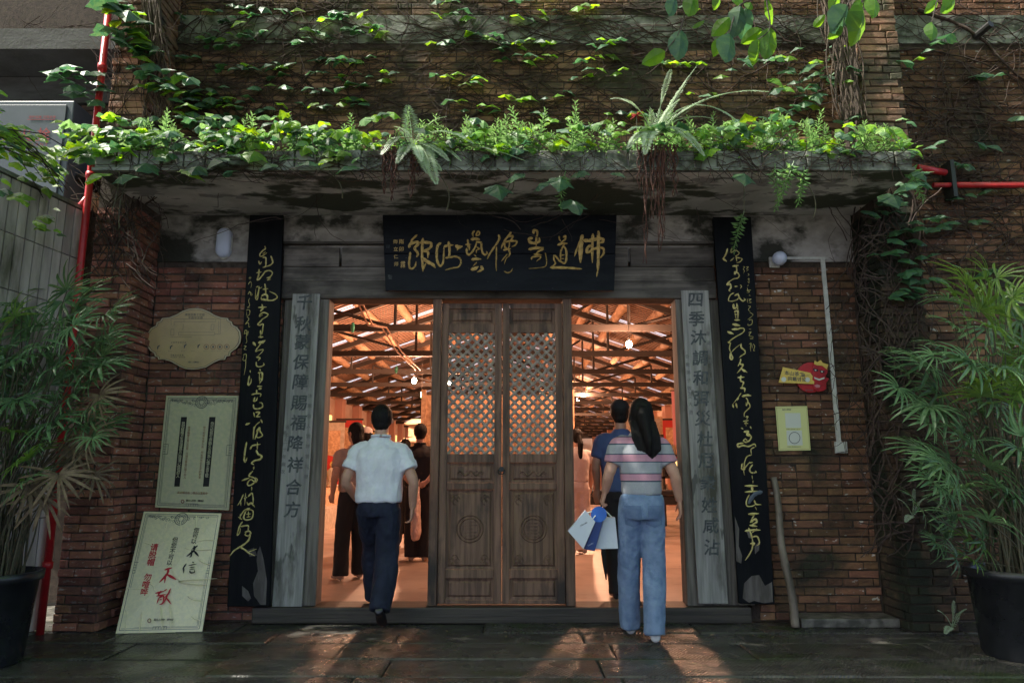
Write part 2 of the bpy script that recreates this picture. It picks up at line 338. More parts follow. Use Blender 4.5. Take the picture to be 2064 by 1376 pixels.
# ------------------------------------------------------------------ bricks
BL, BH, BW, G = .24, .056, .11, .010
def brick_mesh(L, name, seed, H=BH):
    rnd = random.Random(seed); j = lambda a: rnd.uniform(-a, a) * 1.3; c = .007
    vs = []
    for (x, z) in ((0, 0), (L, 0), (L, H), (0, H)): vs.append((x, .05, z))
    for (x, z) in ((0, 0), (L, 0), (L, H), (0, H)): vs.append((x + j(.002), j(.002), z + j(.002)))
    for (x, z) in ((c, c), (L - c, c), (L - c, H - c), (c, H - c)): vs.append((x + j(.004), -.005 + j(.003), z + j(.003)))
    fs = []
    for a in (0, 4):
        for k in range(4): fs.append((a + k, a + (k + 1) % 4, a + 4 + (k + 1) % 4, a + 4 + k))
    fs.append((8, 9, 10, 11))
    me = bpy.data.meshes.new(name); me.from_pydata(vs, [], fs)
    b = bmesh.new(); b.from_mesh(me); bmesh.ops.recalc_face_normals(b, faces=b.faces); b.to_mesh(me); b.free()
    return me
BRICK = {}
def bricks(parent, regs, m, limit=300, key=None, skip=None, seed=1):
    """regs: (origin, along, length, height); outward normal = along x up rotated; lays running bond"""
    rnd = random.Random(seed); items = []
    for (o, al, ln, ht) in regs:
        o = Vector(o); al = Vector(al); n = int(ht / (BH + G))
        for r in range(n):
            x = -rnd.choice((0, .06, .125, .18)); hdr = r % 3 == 2
            while x < ln:
                L = .115 if (rnd.random() < .35) else BL
                a, b = max(x, 0), min(x + L, ln)
                if b - a > .03: items.append((o + al * a + Vector((0, 0, r * (BH + G))), al, b - a))
                x += L + G
    if skip: items = [i for i in items if not skip(i[0])]
    if key: items.sort(key=lambda i: key(i[0]))
    rest = MB()
    for k, (p, al, L) in enumerate(items):
        Lq = round(L / .02) * .02; Lq = max(.04, min(.24, Lq)); kk = (Lq, rnd.randrange(3), m)
        rz = math.atan2(al.y, al.x)
        jit = rnd.uniform(-.009, .007) + (.010 if rnd.random() < .03 else 0)
        if k < limit:
            if kk not in BRICK:
                BRICK[kk] = brick_mesh(Lq, 'brick', hash(kk[:2]) % 999); BRICK[kk].materials.append(MATS[m])
            o = bpy.data.objects.new('brick', BRICK[kk]); col.objects.link(o); o.parent = parent
            nrm = Vector((math.sin(rz), -math.cos(rz), 0)); o.location = p + nrm * jit - root(parent); o.rotation_euler = (0, rnd.uniform(-.02, .02), rz)
        else:
            M_ = Matrix.Translation(p + Vector((math.sin(rz), -math.cos(rz), 0)) * jit) @ Matrix.Rotation(rz, 4, 'Z')
            c = .005; vs = [(0, .03, 0), (L, .03, 0), (L, .03, BH), (0, .03, BH), (0, 0, 0), (L, 0, 0), (L, 0, BH), (0, 0, BH), (c, -.005, c), (L - c, -.005, c), (L - c, -.005, BH - c), (c, -.005, BH - c)]
            fs = [(a + i, a + (i + 1) % 4, a + 4 + (i + 1) % 4, a + 4 + i) for a in (0, 4) for i in range(4)] + [(8, 9, 10, 11)]
            rest.add([M_ @ Vector(v) for v in vs], fs)
    if rest.v: tag(rest.build('brickwork', m, parent), kind='stuff')

PY = -.42            # front of the piers
XL, XR = -3.14, 3.03  # inner faces of the piers
# ------------------------------------------------------------------ setting: ground
g = MB().add([(-60, -60, -.03), (60, -60, -.03), (60, -.02, -.03), (-60, -.02, -.03)], [(0, 1, 2, 3)]).build('ground', 'ground_joint'); tag(g, kind='structure')
g = MB().add([(-60, -.02, -.03), (-3.4, -.02, -.03), (-3.4, .9, -.03), (-60, .9, -.03)], [(0, 1, 2, 3)]).build('ground', 'ground_joint'); tag(g, kind='structure')
pv = thing('pavement', None, None, (0, -3, 0)); tag(pv, kind='structure')
rows = [-7.6, -6.9, -6.2, -5.6, -5.1, -4.62, -4.1, -3.62, -3.1, -2.56, -2.08, -1.60, -1.19, -.76, -.43, .0]
rows = [-8.2, -7.4, -6.6, -5.9, -5.2, -4.6, -4.0, -3.4, -2.86, -2.30, -1.73, -1.60, -1.19, -.76, -.43, .0]
rows.remove(-1.73)
rnd = random.Random(5)
for i in range(len(rows) - 1):
    y0, y1 = rows[i], rows[i + 1]; x = -5.6 - rnd.random()
    while x < 5.6:
        ln = rnd.uniform(.9, 2.1); ln2 = rnd.uniform(-.10, .14)
        a, b = x + .004, x + ln - .004; g_ = .0045; dz = rnd.uniform(-.004, .004); e = .012; tl = [rnd.uniform(-.003, .003) for _ in range(4)]
        vs = [(a, y0 + g_, -.05), (b, y0 + g_, -.05), (b, y1 - g_, -.05), (a, y1 - g_, -.05),
              (a, y0 + g_, dz - .008), (b, y0 + g_, dz - .008), (b, y1 - g_, dz - .008), (a, y1 - g_, dz - .008),
              (a + e, y0 + g_ + e, dz + tl[0]), (b - e, y0 + g_ + e, dz + tl[1]), (b - e, y1 - g_ - e, dz + tl[2]), (a + e, y1 - g_ - e, dz + tl[3])]
        MB().add(vs, [(p + k, p + (k + 1) % 4, p + 4 + (k + 1) % 4, p + 4 + k) for p in (0, 4) for k in range(4)] + [(8, 9, 10, 11)]).build('slab', 'slab', pv)
        x += ln

# ------------------------------------------------------------------ brick walls of the front
def wall_thing(label, loc): return thing('brick_wall', label, 'wall', loc)
def ppx(p):
    v = p - CAM; z = zc(p); y = -v.y * ST + v.z * CT; return 1032 + v.x / z * F, 688 - y / z * F
wl = wall_thing('red brick wall panel behind the map plaque and the upper cream poster', (-2.7, .05, 0))
MB().box(XL, -1.95, .006, .35, 0, 3.02).build('mortar_bed', 'mortar', wl)
bricks(wl, [((XL + .01, 0, .01), (1, 0, 0), 1.12, 3.0)], 'brick', 300)
wr = wall_thing('brown brick wall panel behind the dragon plaque and white conduit', (2.6, .05, 0))
MB().box(1.95, XR, .006, .35, 0, 3.02).build('mortar_bed', 'mortar_brown', wr)
bricks(wr, [((2.02, 0, .01), (1, 0, 0), .99, 3.0)], 'brick_brown', 300, seed=2)
pl = tag(thing('brick_pillar', 'red brick pier beside the red downpipe and the tiled wall', 'pillar', (-3.3, -.2, 0)))
MB().box(-3.47, XL - .012, PY + .012, .3, 0, 6.4).build('mortar_bed', 'mortar', pl)
bricks(pl, [((-3.47, PY, .01), (1, 0, 0), .33, 3.4), ((XL, PY + .012, .01), (0, 1, 0), .41, 3.4)], 'brick', 300, seed=3)
bricks(pl, [((-3.47, PY, 3.68), (1, 0, 0), .33, 2.4), ((XL, PY + .012, 3.68), (0, 1, 0), .41, 2.4)], 'brick_old', 120, seed=4)
pr = thing('brick_pillar', 'dark mossy brick pier under the canopy end, wrapped in roots above', 'pillar', (3.2, -.2, 0))
MB().box(XR + .012, 3.37, PY + .012, .3, 0, 6.4).build('mortar_bed', 'mortar_brown', pr)
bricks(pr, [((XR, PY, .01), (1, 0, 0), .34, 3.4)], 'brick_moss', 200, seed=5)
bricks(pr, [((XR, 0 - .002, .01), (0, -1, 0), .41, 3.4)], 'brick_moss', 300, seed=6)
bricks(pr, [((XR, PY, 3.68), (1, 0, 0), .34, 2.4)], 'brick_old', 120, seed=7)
wu = wall_thing('old brick wall above the canopy, overgrown with ivy', (0, .05, 3.6))
MB().box(XL, XR, .006, .35, 3.5, 6.4).build('mortar_bed', 'mortar', wu)
bricks(wu, [((XL, 0, 3.63), (1, 0, 0), XR - XL, 1.50)], 'brick_old', 300, key=lambda p: p.z, skip=lambda p: any(abs(p.x + .12 - hx) < .09 and abs(p.z + .03 - hz) < .08 for hx, hz in ((at(1248, 100, 0).x, at(1248, 100, 0).z), (at(1075, 140, 0).x, at(1075, 140, 0).z), (at(900, 200, 0).x, at(900, 200, 0).z))), seed=8)
bricks(wu, [((XL, 0, 5.44), (1, 0, 0), XR - XL, .8)], 'brick_old', 0, seed=9)
MB().box(XL, XR, -.012, .2, 5.14, 5.43).build('concrete_band', 'concrete', wu)
wx = wall_thing('long brick wall behind the taller palm, crossed by a red pipe', (4.4, .05, 0))
MB().box(3.38, 7.0, .006, .35, 0, 6.4).build('mortar_bed', 'mortar_brown', wx)
bricks(wx, [((3.38, 0, .01), (1, 0, 0), 2.1, 5.1)], 'brick_brown', 300, key=lambda p: abs(p.z - 3.0) + .3 * (p.x > 4.9), seed=10)
bricks(wx, [((3.38, 0, 5.44), (1, 0, 0), 2.1, .8)], 'brick_brown', 0, seed=11)
MB().box(3.38, 7.0, -.012, .2, 5.14, 5.43).build('concrete_band', 'concrete', wx)
wd = wall_thing('shaded brick wall set back behind the hydrant cabinet', (-4.6, .9, 0))
MB().box(-7.5, -3.3, .856, 1.2, 0, 6.4).build('mortar_bed', 'mortar_brown', wd)
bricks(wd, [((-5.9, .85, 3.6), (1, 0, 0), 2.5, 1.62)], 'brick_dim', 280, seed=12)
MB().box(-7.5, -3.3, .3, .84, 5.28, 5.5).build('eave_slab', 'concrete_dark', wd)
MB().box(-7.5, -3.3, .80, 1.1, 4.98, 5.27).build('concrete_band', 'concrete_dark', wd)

# plaster over the entrance and canopy
ep = thing('plaster_band', 'stained grey plaster strip between the brickwork and the canopy soffit', 'wall', (0, .05, 3))
MB().box(XL, XR, -.012, .3, 3.02, 3.62).build('plaster_face', 'plaster', ep)
cn = thing('concrete_canopy', 'weathered concrete canopy over the entrance, overgrown on top', 'canopy', (0, -.5, 3.45))
MB().box(-3.19, 3.06, -.955, -.013, 3.45, 3.60).build('soffit_slab', 'soffit', cn)
MB().box(-3.20, 3.07, -.995, -.957, 3.45, 3.475).build('drip_edge', 'concrete', cn)
x = -3.19; rnd = random.Random(8)
while x < 3.04:
    wdt = min(.168, 3.06 - x); MB().box(x + .005, x + wdt - .006, -.985 + rnd.uniform(-.004, .004), -.957, 3.478, 3.615 + rnd.uniform(-.008, .006)).build('fascia_panel', 'concrete', cn, bevel=.006); x += .17
MB().box(-3.18, 3.05, -.95, -.014, 3.602, 3.62).build('soil_layer', 'soil', cn)

# tiled side wall
tw = thing('tiled_wall', 'wall of narrow white tiles beside the palm', 'wall', (-3.7, -1.5, 0))
wa, wb = Vector((-3.56, -.46, 0)), Vector((-3.98, -2.9, 0)); dv = (wb - wa); LN = dv.length; dv.normalize(); nv = Vector((-dv.y, dv.x, 0)); nv = nv if nv.x > 0 else -nv
MB().prism([wa - nv * .02, wb - nv * .02, wb - nv * .22, wa - nv * .22], (0, 0, 3.32)).build('wall_core', 'mortar', tw)
MB().prism([wa - nv * 0, wb - nv * 0, wb - nv * .24, wa - nv * .24], (0, 0, .02)).build('footing', 'concrete', tw)
tcache = {}
nc = int(LN / .088); rnd = random.Random(3); cnt = 0; restt = MB()
for i in range(nc):
    for j in range(8):
        z0 = .03 + j * .412; p0 = wa + dv * (i * .088 + .006); p1 = wa + dv * ((i + 1) * .088 - .006)
        q = [p0 + Vector((0, 0, z0)), p1 + Vector((0, 0, z0)), p1 + Vector((0, 0, z0 + .405)), p0 + Vector((0, 0, z0 + .405))]
        if cnt < 300: MB().prism([v - nv * .02 for v in q], nv * (.02 + rnd.uniform(-.002, .002))).build('tile', 'tile_white', tw)
        else: restt.prism([v - nv * .02 for v in q], nv * .02)
        cnt += 1
MB().prism([wa + nv * .01 + Vector((0, 0, 3.33)), wb + nv * .01 + Vector((0, 0, 3.33)), wb - nv * .24 + Vector((0, 0, 3.33)), wa - nv * .24 + Vector((0, 0, 3.33))], (0, 0, .03)).build('coping', 'concrete', tw)
# hydrant cabinet behind it
hc = thing('hydrant_cabinet', 'blue grey fire hydrant cabinet with red characters', 'cabinet', (-4.2, .3, 3.0))
HB = vpanel([(-190, 203), (150, 203), (130, 395), (-170, 395)], .22)
MB().box(HB.q[0].x, HB.q[1].x, .222, .62, 2.9, HB.q[0].z).build('cabinet_body', 'cabinet_blue', hc, bevel=.01)
MB().box(HB.q[0].x + .05, HB.q[1].x - .06, .205, .221, 3.0, HB.q[0].z - .05).build('cabinet_door', 'cabinet_blue', hc, bevel=.004)
HP = Panel([v + Vector((0, -.016, 0)) for v in HB.q])
t = MB(); text_px(t, HP, '消火栓', 10, 270, 28, (39, 0), .012); t.build('lettering', 'ink_darkred', hc)
t = MB(); text_px(t, HP, '保护设施', 61, 236, 6.5, (6.5, 0), .01); text_px(t, HP, '日常自查', 90, 236, 6.5, (6.5, 0), .01); text_px(t, HP, 'FIRE HYDRANT', -8, 291, 9.5, (9.2, 0), .004)
for (x0, x1, y0) in ((55, 111, 240.5), (-10, 98, 283)): t.add([HP.px(x0, y0, .003), HP.px(x1, y0, .003), HP.px(x1, y0 + 1.1, .003), HP.px(x0, y0 + 1.1, .003)], [(0, 1, 2, 3)])
t.build('lettering', 'ink_darkred', hc)

# ------------------------------------------------------------------ timber door frame
fr = thing('door_frame', 'weathered grey timber frame around the doorway with stone sill', 'door frame', (-.1, 0, 0))
def quadbox(px4, Y, th, name, m, parent, bevel=.004):
    return vpanel(px4, Y).slab(th).build(name, m, parent, bevel=bevel)
XF0, XF1 = at(572, 500, -.06).x, at(1440, 500, -.06).x
z_l0, z_l1 = at(1000, 601, -.06).z, at(1000, 566, -.06).z; z_l2, z_l3 = at(1000, 536, -.06).z, at(1000, 498, -.06).z
MB().box(XF0, XF1, -.06, .16, z_l0, z_l1).build('lintel_beam', 'wood_beam', fr, bevel=.006)
for (a, b) in ((0, .62), (.625, 1)): MB().box(XF0 + (XF1 - XF0) * a, XF0 + (XF1 - XF0) * b - .004, -.045, .1, z_l1 + .004, z_l2 - .004).build('plank', 'wood_beam', fr, bevel=.004)
for (a, b) in ((0, .13), (.135, .80), (.805, 1)): MB().box(XF0 + (XF1 - XF0) * a, XF0 + (XF1 - XF0) * b - .004, -.05 - .004 * a, .1, z_l2, z_l3).build('plank', 'wood_beam', fr, bevel=.004)
MB().box(XF0 - .01, XF1 + .01, -.07, .1, z_l3 + .03, z_l3 + .05).build('cap_strip', 'wood_beam', fr)
MB().box(XF0, XF1, -.013, .1, z_l3, 3.1).build('upper_board', 'plaster', fr)
zs = .127
def post(xa, xb, y0, y1, z0, z1, name='post', m='wood_grey'): return MB().box(xa, xb, y0, y1, z0, z1).build(name, m, fr, bevel=.005)
xa = at(636, 1215, -.04).x; xb = at(1386, 1215, -.04).x
xa2 = at(553, 1215, -.04).x; xb2 = at(1470, 1215, -.04).x
post(xa - .13, xa, -.04, .14, zs, z_l0 - .002); post(xb, xb + .12, -.04, .14, zs, z_l0 - .002)
post(xa2 - .06, xa - .132, -.02, .14, zs, z_l0 - .002); post(xb + .122, 1.975, -.02, .14, zs, z_l0 - .002)
MB().box(xa2 - .16, xb2 + .16, -.10, .2, 0.0, zs - .002).build('sill', 'wood_sill', fr, bevel=.012)
for i, xx in enumerate((-2.05, -1.62, -1.2, .95, 1.55)): pass

# double leaf in the middle
dl = thing('double_door', 'closed pair of brown carved door leaves with pierced lattice', 'door', (-.09, 0, zs))
def dx(x, y=1215): return at(x, y, -.02).x
XD0, XD1 = dx(862), dx(1160); XM = dx(1011)
ZT = z_l0 - .003
for (a, b) in ((XD0, dx(880)), (dx(1141), XD1)): MB().box(a, b, -.055, .12, zs, ZT).build('jamb', 'wood_door', dl, bevel=.005)
leaf_z = lambda y: at(1011, y, -.02).z
def leaf(x0, x1):
    lf = bpy.data.objects.new('door_leaf', None); col.objects.link(lf); lf.parent = dl; lf.location = Vector((x0, 0, 0)) - dl.location + Vector((0, 0, zs))
    st = .062; zt = leaf_z(611); zb = zs + .01
    zz = [zb, leaf_z(1165), leaf_z(1150), leaf_z(985), leaf_z(975), leaf_z(932), leaf_z(918), leaf_z(668), leaf_z(655), leaf_z(622), zt]
    # rails and stiles
    MB().box(x0, x0 + st, -.02, .03, zb, zt).build('stile', 'wood_door', lf, bevel=.004); MB().box(x1 - st, x1, -.02, .03, zb, zt).build('stile', 'wood_door', lf, bevel=.004)
    def rail(za, zb_): MB().box(x0 + st + .001, x1 - st - .001, -.017, .028, za, zb_).build('rail', 'wood_door', lf, bevel=.004)
    rail(zb, zb + .03); rail(zz[1], zz[2] + .01); rail(zz[3] - .005, zz[4] + .01); rail(zz[5], zz[6] + .015); rail(zz[7] - .01, zz[8] + .012); rail(zz[9] + .0, zt)
    X0, X1 = x0 + st, x1 - st
    def panel(za, zb_, carve=None):
        w_ = .022
        vs = [(X0, -.004, za), (X1, -.004, za), (X1, -.004, zb_), (X0, -.004, zb_), (X0 + w_, .006, za + w_), (X1 - w_, .006, za + w_), (X1 - w_, .006, zb_ - w_), (X0 + w_, .006, zb_ - w_),
              (X0 + w_ * 1.7, -.008, za + w_ * 1.7), (X1 - w_ * 1.7, -.008, za + w_ * 1.7), (X1 - w_ * 1.7, -.008, zb_ - w_ * 1.7), (X0 + w_ * 1.7, -.008, zb_ - w_ * 1.7)]
        fs = [(a + k, a + (k + 1) % 4, a + 4 + (k + 1) % 4, a + 4 + k) for a in (0, 4) for k in range(4)] + [(8, 9, 10, 11)]
        m_ = MB().add(vs, fs)
        o = m_.build('panel', 'wood_door', lf)
        return o
    panel(zb + .031, zz[1] - .001); panel(zz[2] + .011, zz[3] - .006); panel(zz[4] + .011, zz[5] - .001); panel(zz[8] + .013, zz[9] - .001)
    # carvings: shou roundel with rings and bars, corner fretwork, scroll in the waist panel
    c = MB(); cx = (X0 + X1) / 2; cz = leaf_z(1065); ring = lambda r, t, y=-.010: c.tube([(cx + r * math.cos(q * math.pi / 18), y, cz + r * math.sin(q * math.pi / 18)) for q in range(37)], t, 4, False)
    for r in (.108, .084): ring(r, .007)
    for k, hw in ((-.055, .045), (-.028, .062), (0, .03), (.028, .062), (.055, .045)): c.box(cx - hw, cx + hw, -.016, -.008, cz + k - .006, cz + k + .006)
    c.box(cx - .0045, cx + .0045, -.0135, -.008, cz - .082, cz + .082)
    for s_ in (-1, 1):
        c.box(cx + s_ * .062 - .004, cx + s_ * .062 + .004, -.0125, -.008, cz - .03, cz + .03)
    c.build('roundel', 'wood_door', lf)
    c = MB()
    for s_ in (-1, 1):
        for (zz_, u_) in ((leaf_z(1000), -1), (leaf_z(1135), 1)):
            bx_ = cx + s_ * ((X1 - X0) / 2 - .055)
            for k in range(5):
                r = .008 + .004 * k; c.tube([(bx_ - s_ * (k % 3) * .022 + r * math.cos(a), -.009, zz_ + u_ * (k // 2) * .022 + r * math.sin(a)) for a in [q * .8 for q in range(7)]], .0045, 4, False)
    zq = (zz[4] + zz[5]) / 2; 
    c.tube([(cx - .11 + i * .0088, -.011, zq + .018 * math.sin(i * .62)) for i in range(26)], .008, 5)
    for i in range(10): c.ball((cx - .1 + i * .022, -.010, zq + .022 * math.cos(i * 1.9)), .009, .005, .007, 6, 4)
    c.build('carving', 'wood_door', lf)
    # pierced lattice: bars crossing diagonally and quatrefoil nodes
    la = MB(); za, zb_ = zz[6] + .016, zz[7] - .011; sp = (X1 - X0) / 5.0
    lx0, lx1 = X0 + .004, X1 - .004
    def bar(x_, z_, s_):
        # clip a diagonal line to the opening
        pts = []
        ts = []
        for xx in (lx0, lx1):
            zq_ = z_ + s_ * (xx - x_)
            if za <= zq_ <= zb_: ts.append((xx, zq_))
        for zq_ in (za, zb_):
            xx = x_ + (zq_ - z_) / s_
            if lx0 < xx < lx1: ts.append((xx, zq_))
        if len(ts) < 2: return
        ts.sort(); (xa_, z1), (xb_, z2) = ts[0], ts[-1]
        if abs(xa_ - xb_) < .01: return
        la.tube([(xa_, .004, z1), (xb_, .004, z2)], .0085, 4, True, ry=.012)
    n_ = int((zb_ - za + (X1 - X0)) / sp) + 2
    for i in range(-6, n_):
        bar(lx0, za + i * sp, 1.0); bar(lx0, za + i * sp, -1.0)
    nx = 11; nz_ = int((zb_ - za) / (sp / 2))
    for i in range(nx):
        for j in range(nz_ + 1):
            if (i + j) % 2 == 0: 
                xx = lx0 + (lx1 - lx0) * i / 10; z_ = za + j * sp / 2
                if z_ < zb_: la.add([(xx + .0165 * math.cos(a * math.pi / 4 + .39), -.010, z_ + .0165 * math.sin(a * math.pi / 4 + .39)) for a in range(8)] + [(xx + .0165 * math.cos(a * math.pi / 4 + .39), .012, z_ + .0165 * math.sin(a * math.pi / 4 + .39)) for a in range(8)], [tuple(range(8))] + [(a, (a + 1) % 8, (a + 1) % 8 + 8, a + 8) for a in range(8)])
    la.build('lattice', 'wood_lattice', lf)
leaf(dx(880) + .003, XM - .003); leaf(XM + .003, dx(1141) - .003)
k = MB(); k.tube([(XM - .004, -.055, leaf_z(945)), (XM - .004, -.02, leaf_z(945))], .022, 8); k.tube([(XM + .03 * math.cos(a) - .004, -.045, leaf_z(950) + .02 * math.sin(a)) for a in [q * .52 for q in range(13)]], .005, 5, False)
k.build('handle', 'pipe_black', dl)

# ------------------------------------------------------------------ grey couplet boards
def couplet(px4, Y, label, chars, small, m='wood_board'):
    P = vpanel(px4, Y); t = thing('couplet_board', label, 'board', P.q[3])
    P.slab(.022).build('board', m, t, bevel=.003)
    g_ = MB()
    for ch, x, y in chars:
        p = P.px(x, y, .002); glyph(g_, ch, p, P.u, P.up, 33 * zc(p) / F, .022, .10)
    g_.build('lettering', 'char_grey', t)
    g_ = MB()
    for s_, x0, y0, x1, y1 in small:
        for i, ch in enumerate(s_):
            a = i / max(1, len(s_) - 1); p = P.px(x0 + (x1 - x0) * a, y0 + (y1 - y0) * a, .002); glyph(g_, ch, p, P.u, P.up, 9 * zc(p) / F, .01)
    g_.build('small_lettering', 'char_faint', t)
    return t
c1 = list(zip('千秋蒙保障賜福降祥合方', (614, 612, 610, 607, 606, 603, 601, 596, 595, 592, 589), (609, 652, 689, 729, 769, 811, 851, 893, 936, 981, 1026)))
c2 = list(zip('四季沐調和弭災杜厄衆姓咸沾', (1402, 1404, 1408, 1411, 1412, 1414, 1417, 1421, 1424, 1427, 1430, 1433, 1435), (603, 642, 680, 721, 761, 802, 842, 884, 927, 972, 1017, 1058, 1102)))
couplet([(590, 592), (645, 592), (608, 1222), (548, 1222)], -.075, 'grey plank with dark characters running down from a thousand autumns, by the white-shirted man', c1, [('沐恩信人劉祥雲同妻', 625, 797, 617, 960), ('道光二十年歲次', 579, 860, 570, 950)])
couplet([(1373, 585), (1428, 585), (1468, 1216), (1408, 1216)], -.075, 'grey plank with dark characters beginning with four seasons, by the striped-sweater woman', c2, [('合衆弟子敬立大吉', 1385, 718, 1393, 830), ('皇道光庚子年正月吉日', 1427, 672, 1441, 840)])

# ------------------------------------------------------------------ black boards with gold running script
SIGN_A = '''36 540,215 460,290 430,340|50 400,430 430,370 540,340 560,380 500,450 545,520 560,560 540,600|38 420,530 415,600 400,700 410,800 460,820 510,770 525,700
|45 650,280 640,400 635,600 645,750 650,860|50 600,350 700,345 790,360 800,410 760,460 690,480|45 655,500 740,520 740,620|60 650,640 740,700 820,740 865,790|30 700,730 670,800 650,850
|42 970,360 920,400 900,520 910,680 960,770 1010,720 1025,600 1030,440|45 1040,420 1110,400 1190,395|45 1115,340 1130,450 1130,560 1110,600|32 1060,625 1150,615 1230,600 1310,630 1340,700 1290,790 1180,810 1060,845
|60 1250,410 1300,430 1350,420|40 1290,430 1275,480|36 1580,140 1550,180 1560,240|30 1610,220 1640,150 1670,160 1670,200 1620,230|50 1530,290 1600,280 1670,290|36 1460,300 1470,380 1460,430|42 1430,385 1510,380
|36 1490,400 1490,480|36 1440,460 1450,540 1480,570 1540,520 1600,420 1620,330|36 1620,340 1700,350 1710,440 1730,530 1770,570 1810,540 1800,510|26 1620,430 1670,460 1630,480|24 1620,480 1615,540|50 1540,655 1610,645 1690,650
|30 1580,570 1610,600|26 1620,710 1560,770|60 1530,830 1590,820 1640,790|45 1700,780 1730,820 1700,850 1640,880'''
SIGN_B = '''36 45,215 60,270 30,340 -40,440 -120,560 -155,640|24 5,420 5,600 0,720 5,860|36 270,160 230,220 170,290 120,380 95,450|34 230,240 300,230 280,290 240,330|34 170,340 260,320 370,325 350,390 290,420|34 150,350 160,430 210,460
|36 140,485 200,470 260,460|26 240,340 240,400 220,450|34 230,480 250,540 230,600|24 200,560 150,620 100,680|18 230,600 180,640 150,740|22 150,870 210,895 270,870 295,820
|44 680,180 680,130 740,140 745,230|50 650,270 600,280 610,340 700,360 780,330 780,270|42 730,230 725,400|50 600,470 700,450 850,440|36 850,470 780,500 720,550|36 690,560 820,570|28 640,650 660,610 800,600 790,650|22 790,630 730,690|18 890,540 910,640 910,740 870,790 740,810 590,820
|30 1140,240 1145,290 1165,320|36 1215,250 1250,230 1250,290 1180,340|42 1120,390 1200,365 1280,365|34 1230,390 1180,480 1165,560 1170,660|34 1240,430 1270,500 1270,640 1240,720 1150,680 1080,600 1050,580 1045,650 1070,730 980,800|22 1180,580 1240,570|20 1180,640 1230,640|44 990,800 1150,800 1350,810 1540,825
|60 1560,220 1530,330 1470,440|40 1470,440 1420,590|80 1540,330 1530,450 1525,690|60 1590,310 1700,310 1850,280 1930,290 1930,330 1890,350|50 1750,200 1740,400 1740,700|55 1850,150 1850,400 1845,700 1840,850|30 1840,850 1820,960|46 1700,400 1650,450 1640,520 1700,510 1780,460 1930,450 1945,540 1890,620'''
P = vpanel([(771, 433), (1243, 433), (1238, 586), (777, 586)], -.19)
sg = thing('name_board', 'black horizontal name board with gold running script over the doors', 'sign', (P.q[3] + P.q[2]) / 2)
top, bot = P.q[0], P.q[3]
def lerpq(a, b, f): return a + (b - a) * f
mid0, mid1 = P.q[0].lerp(P.q[3], .515), P.q[1].lerp(P.q[2], .515)
gapv = (P.q[0] - P.q[3]).normalized() * .002
MB().prism([mid0 + gapv, mid1 + gapv, P.q[1], P.q[0]], (0, .035, 0)).build('plank', 'lacquer', sg, bevel=.003)
MB().prism([P.q[3], P.q[2], mid1 - gapv, mid0 - gapv], (0, .035, 0)).build('plank', 'lacquer', sg, bevel=.003)
MB().box(P.q[3].x + .1, P.q[2].x - .1, -.155, -.012, 2.9, 3.3).build('back_batten', 'lacquer', sg)
t = MB(); strokes(t, P, SIGN_A, 780, 450, 8.974, 1.08, h=.007); strokes(t, P, SIGN_B, 1000, 450, 8.974, 1.08, h=.007); t.build('lettering', 'gold', sg, fix=False)
t = MB(); text_px(t, P, '兩卯', 809, 487, 11, (0, 15), .01); text_px(t, P, '霖', 812, 533, 15, (0, 10), .01, sx=.7); text_px(t, P, '卿立仁师', 797, 487, 9.5, (.6, 15), .01); t.build('small_lettering', 'gold', sg)
t = MB(); text_px(t, P, '印', 782, 497, 8, (0, 1)); text_px(t, P, '聖', 786, 558, 10, (0, 1)); t.build('seal_mark', 'char_grey', sg)
L1 = '''16 372,115 378,145 345,170 305,215 305,250 340,245 395,205|14 345,215 380,190|20 345,270 380,270 385,330 380,390 345,405|18 285,315 300,360 325,330|18 455,250 470,290 480,335 450,370 385,395
|20 260,480 320,470|18 290,435 285,510 265,570 290,570 340,510 380,460 440,450 475,480 450,530 400,550|12 400,550 445,550 405,580 450,575|14 250,680 290,670 275,760 245,840|12 290,690 270,840 240,830 245,700|12 290,700 330,680|18 370,635 380,700 385,790|20 345,710 410,700|22 330,800 360,780 400,790 400,850 330,850 320,820|18 330,840 410,860 480,860 540,825 520,780 440,740
|20 330,920 340,950|24 285,960 390,955|20 350,970 310,1010 330,1000|16 300,1060 350,1030 410,1050 400,1080 340,1120 305,1150|12 300,1060 295,1085 340,1060|18 325,1140 275,1190 300,1205 345,1190 340,1260 330,1330|20 310,1280 310,1330|24 290,1370 340,1365'''
L2 = '''24 365,65 410,60|16 390,0 370,60|36 280,140 305,175|36 360,140 400,135 435,115|14 380,160 340,210 310,260 360,245 415,235 400,270 340,330|20 325,340 370,350 350,385|16 320,410 325,460 370,475 425,450 420,425
|20 370,510 378,530|22 350,560 400,560 400,640 370,700|16 365,570 365,680|16 370,640 400,640|24 340,745 395,745|26 360,780 390,775|14 235,525 238,555|18 225,600 205,700 215,730 245,690 250,640
|22 325,800 325,830|18 260,860 320,845 380,850 375,885|18 300,900 285,950 320,940 335,900|18 280,1000 290,1050 350,1055 405,1030 400,980 365,970|20 285,1110 295,1165|20 315,1105 365,1105 325,1160|22 320,1165 370,1165|24 385,1210 400,1245|12 370,1235 310,1290 285,1370|30 180,1275 225,1255|16 320,1370 360,1310'''
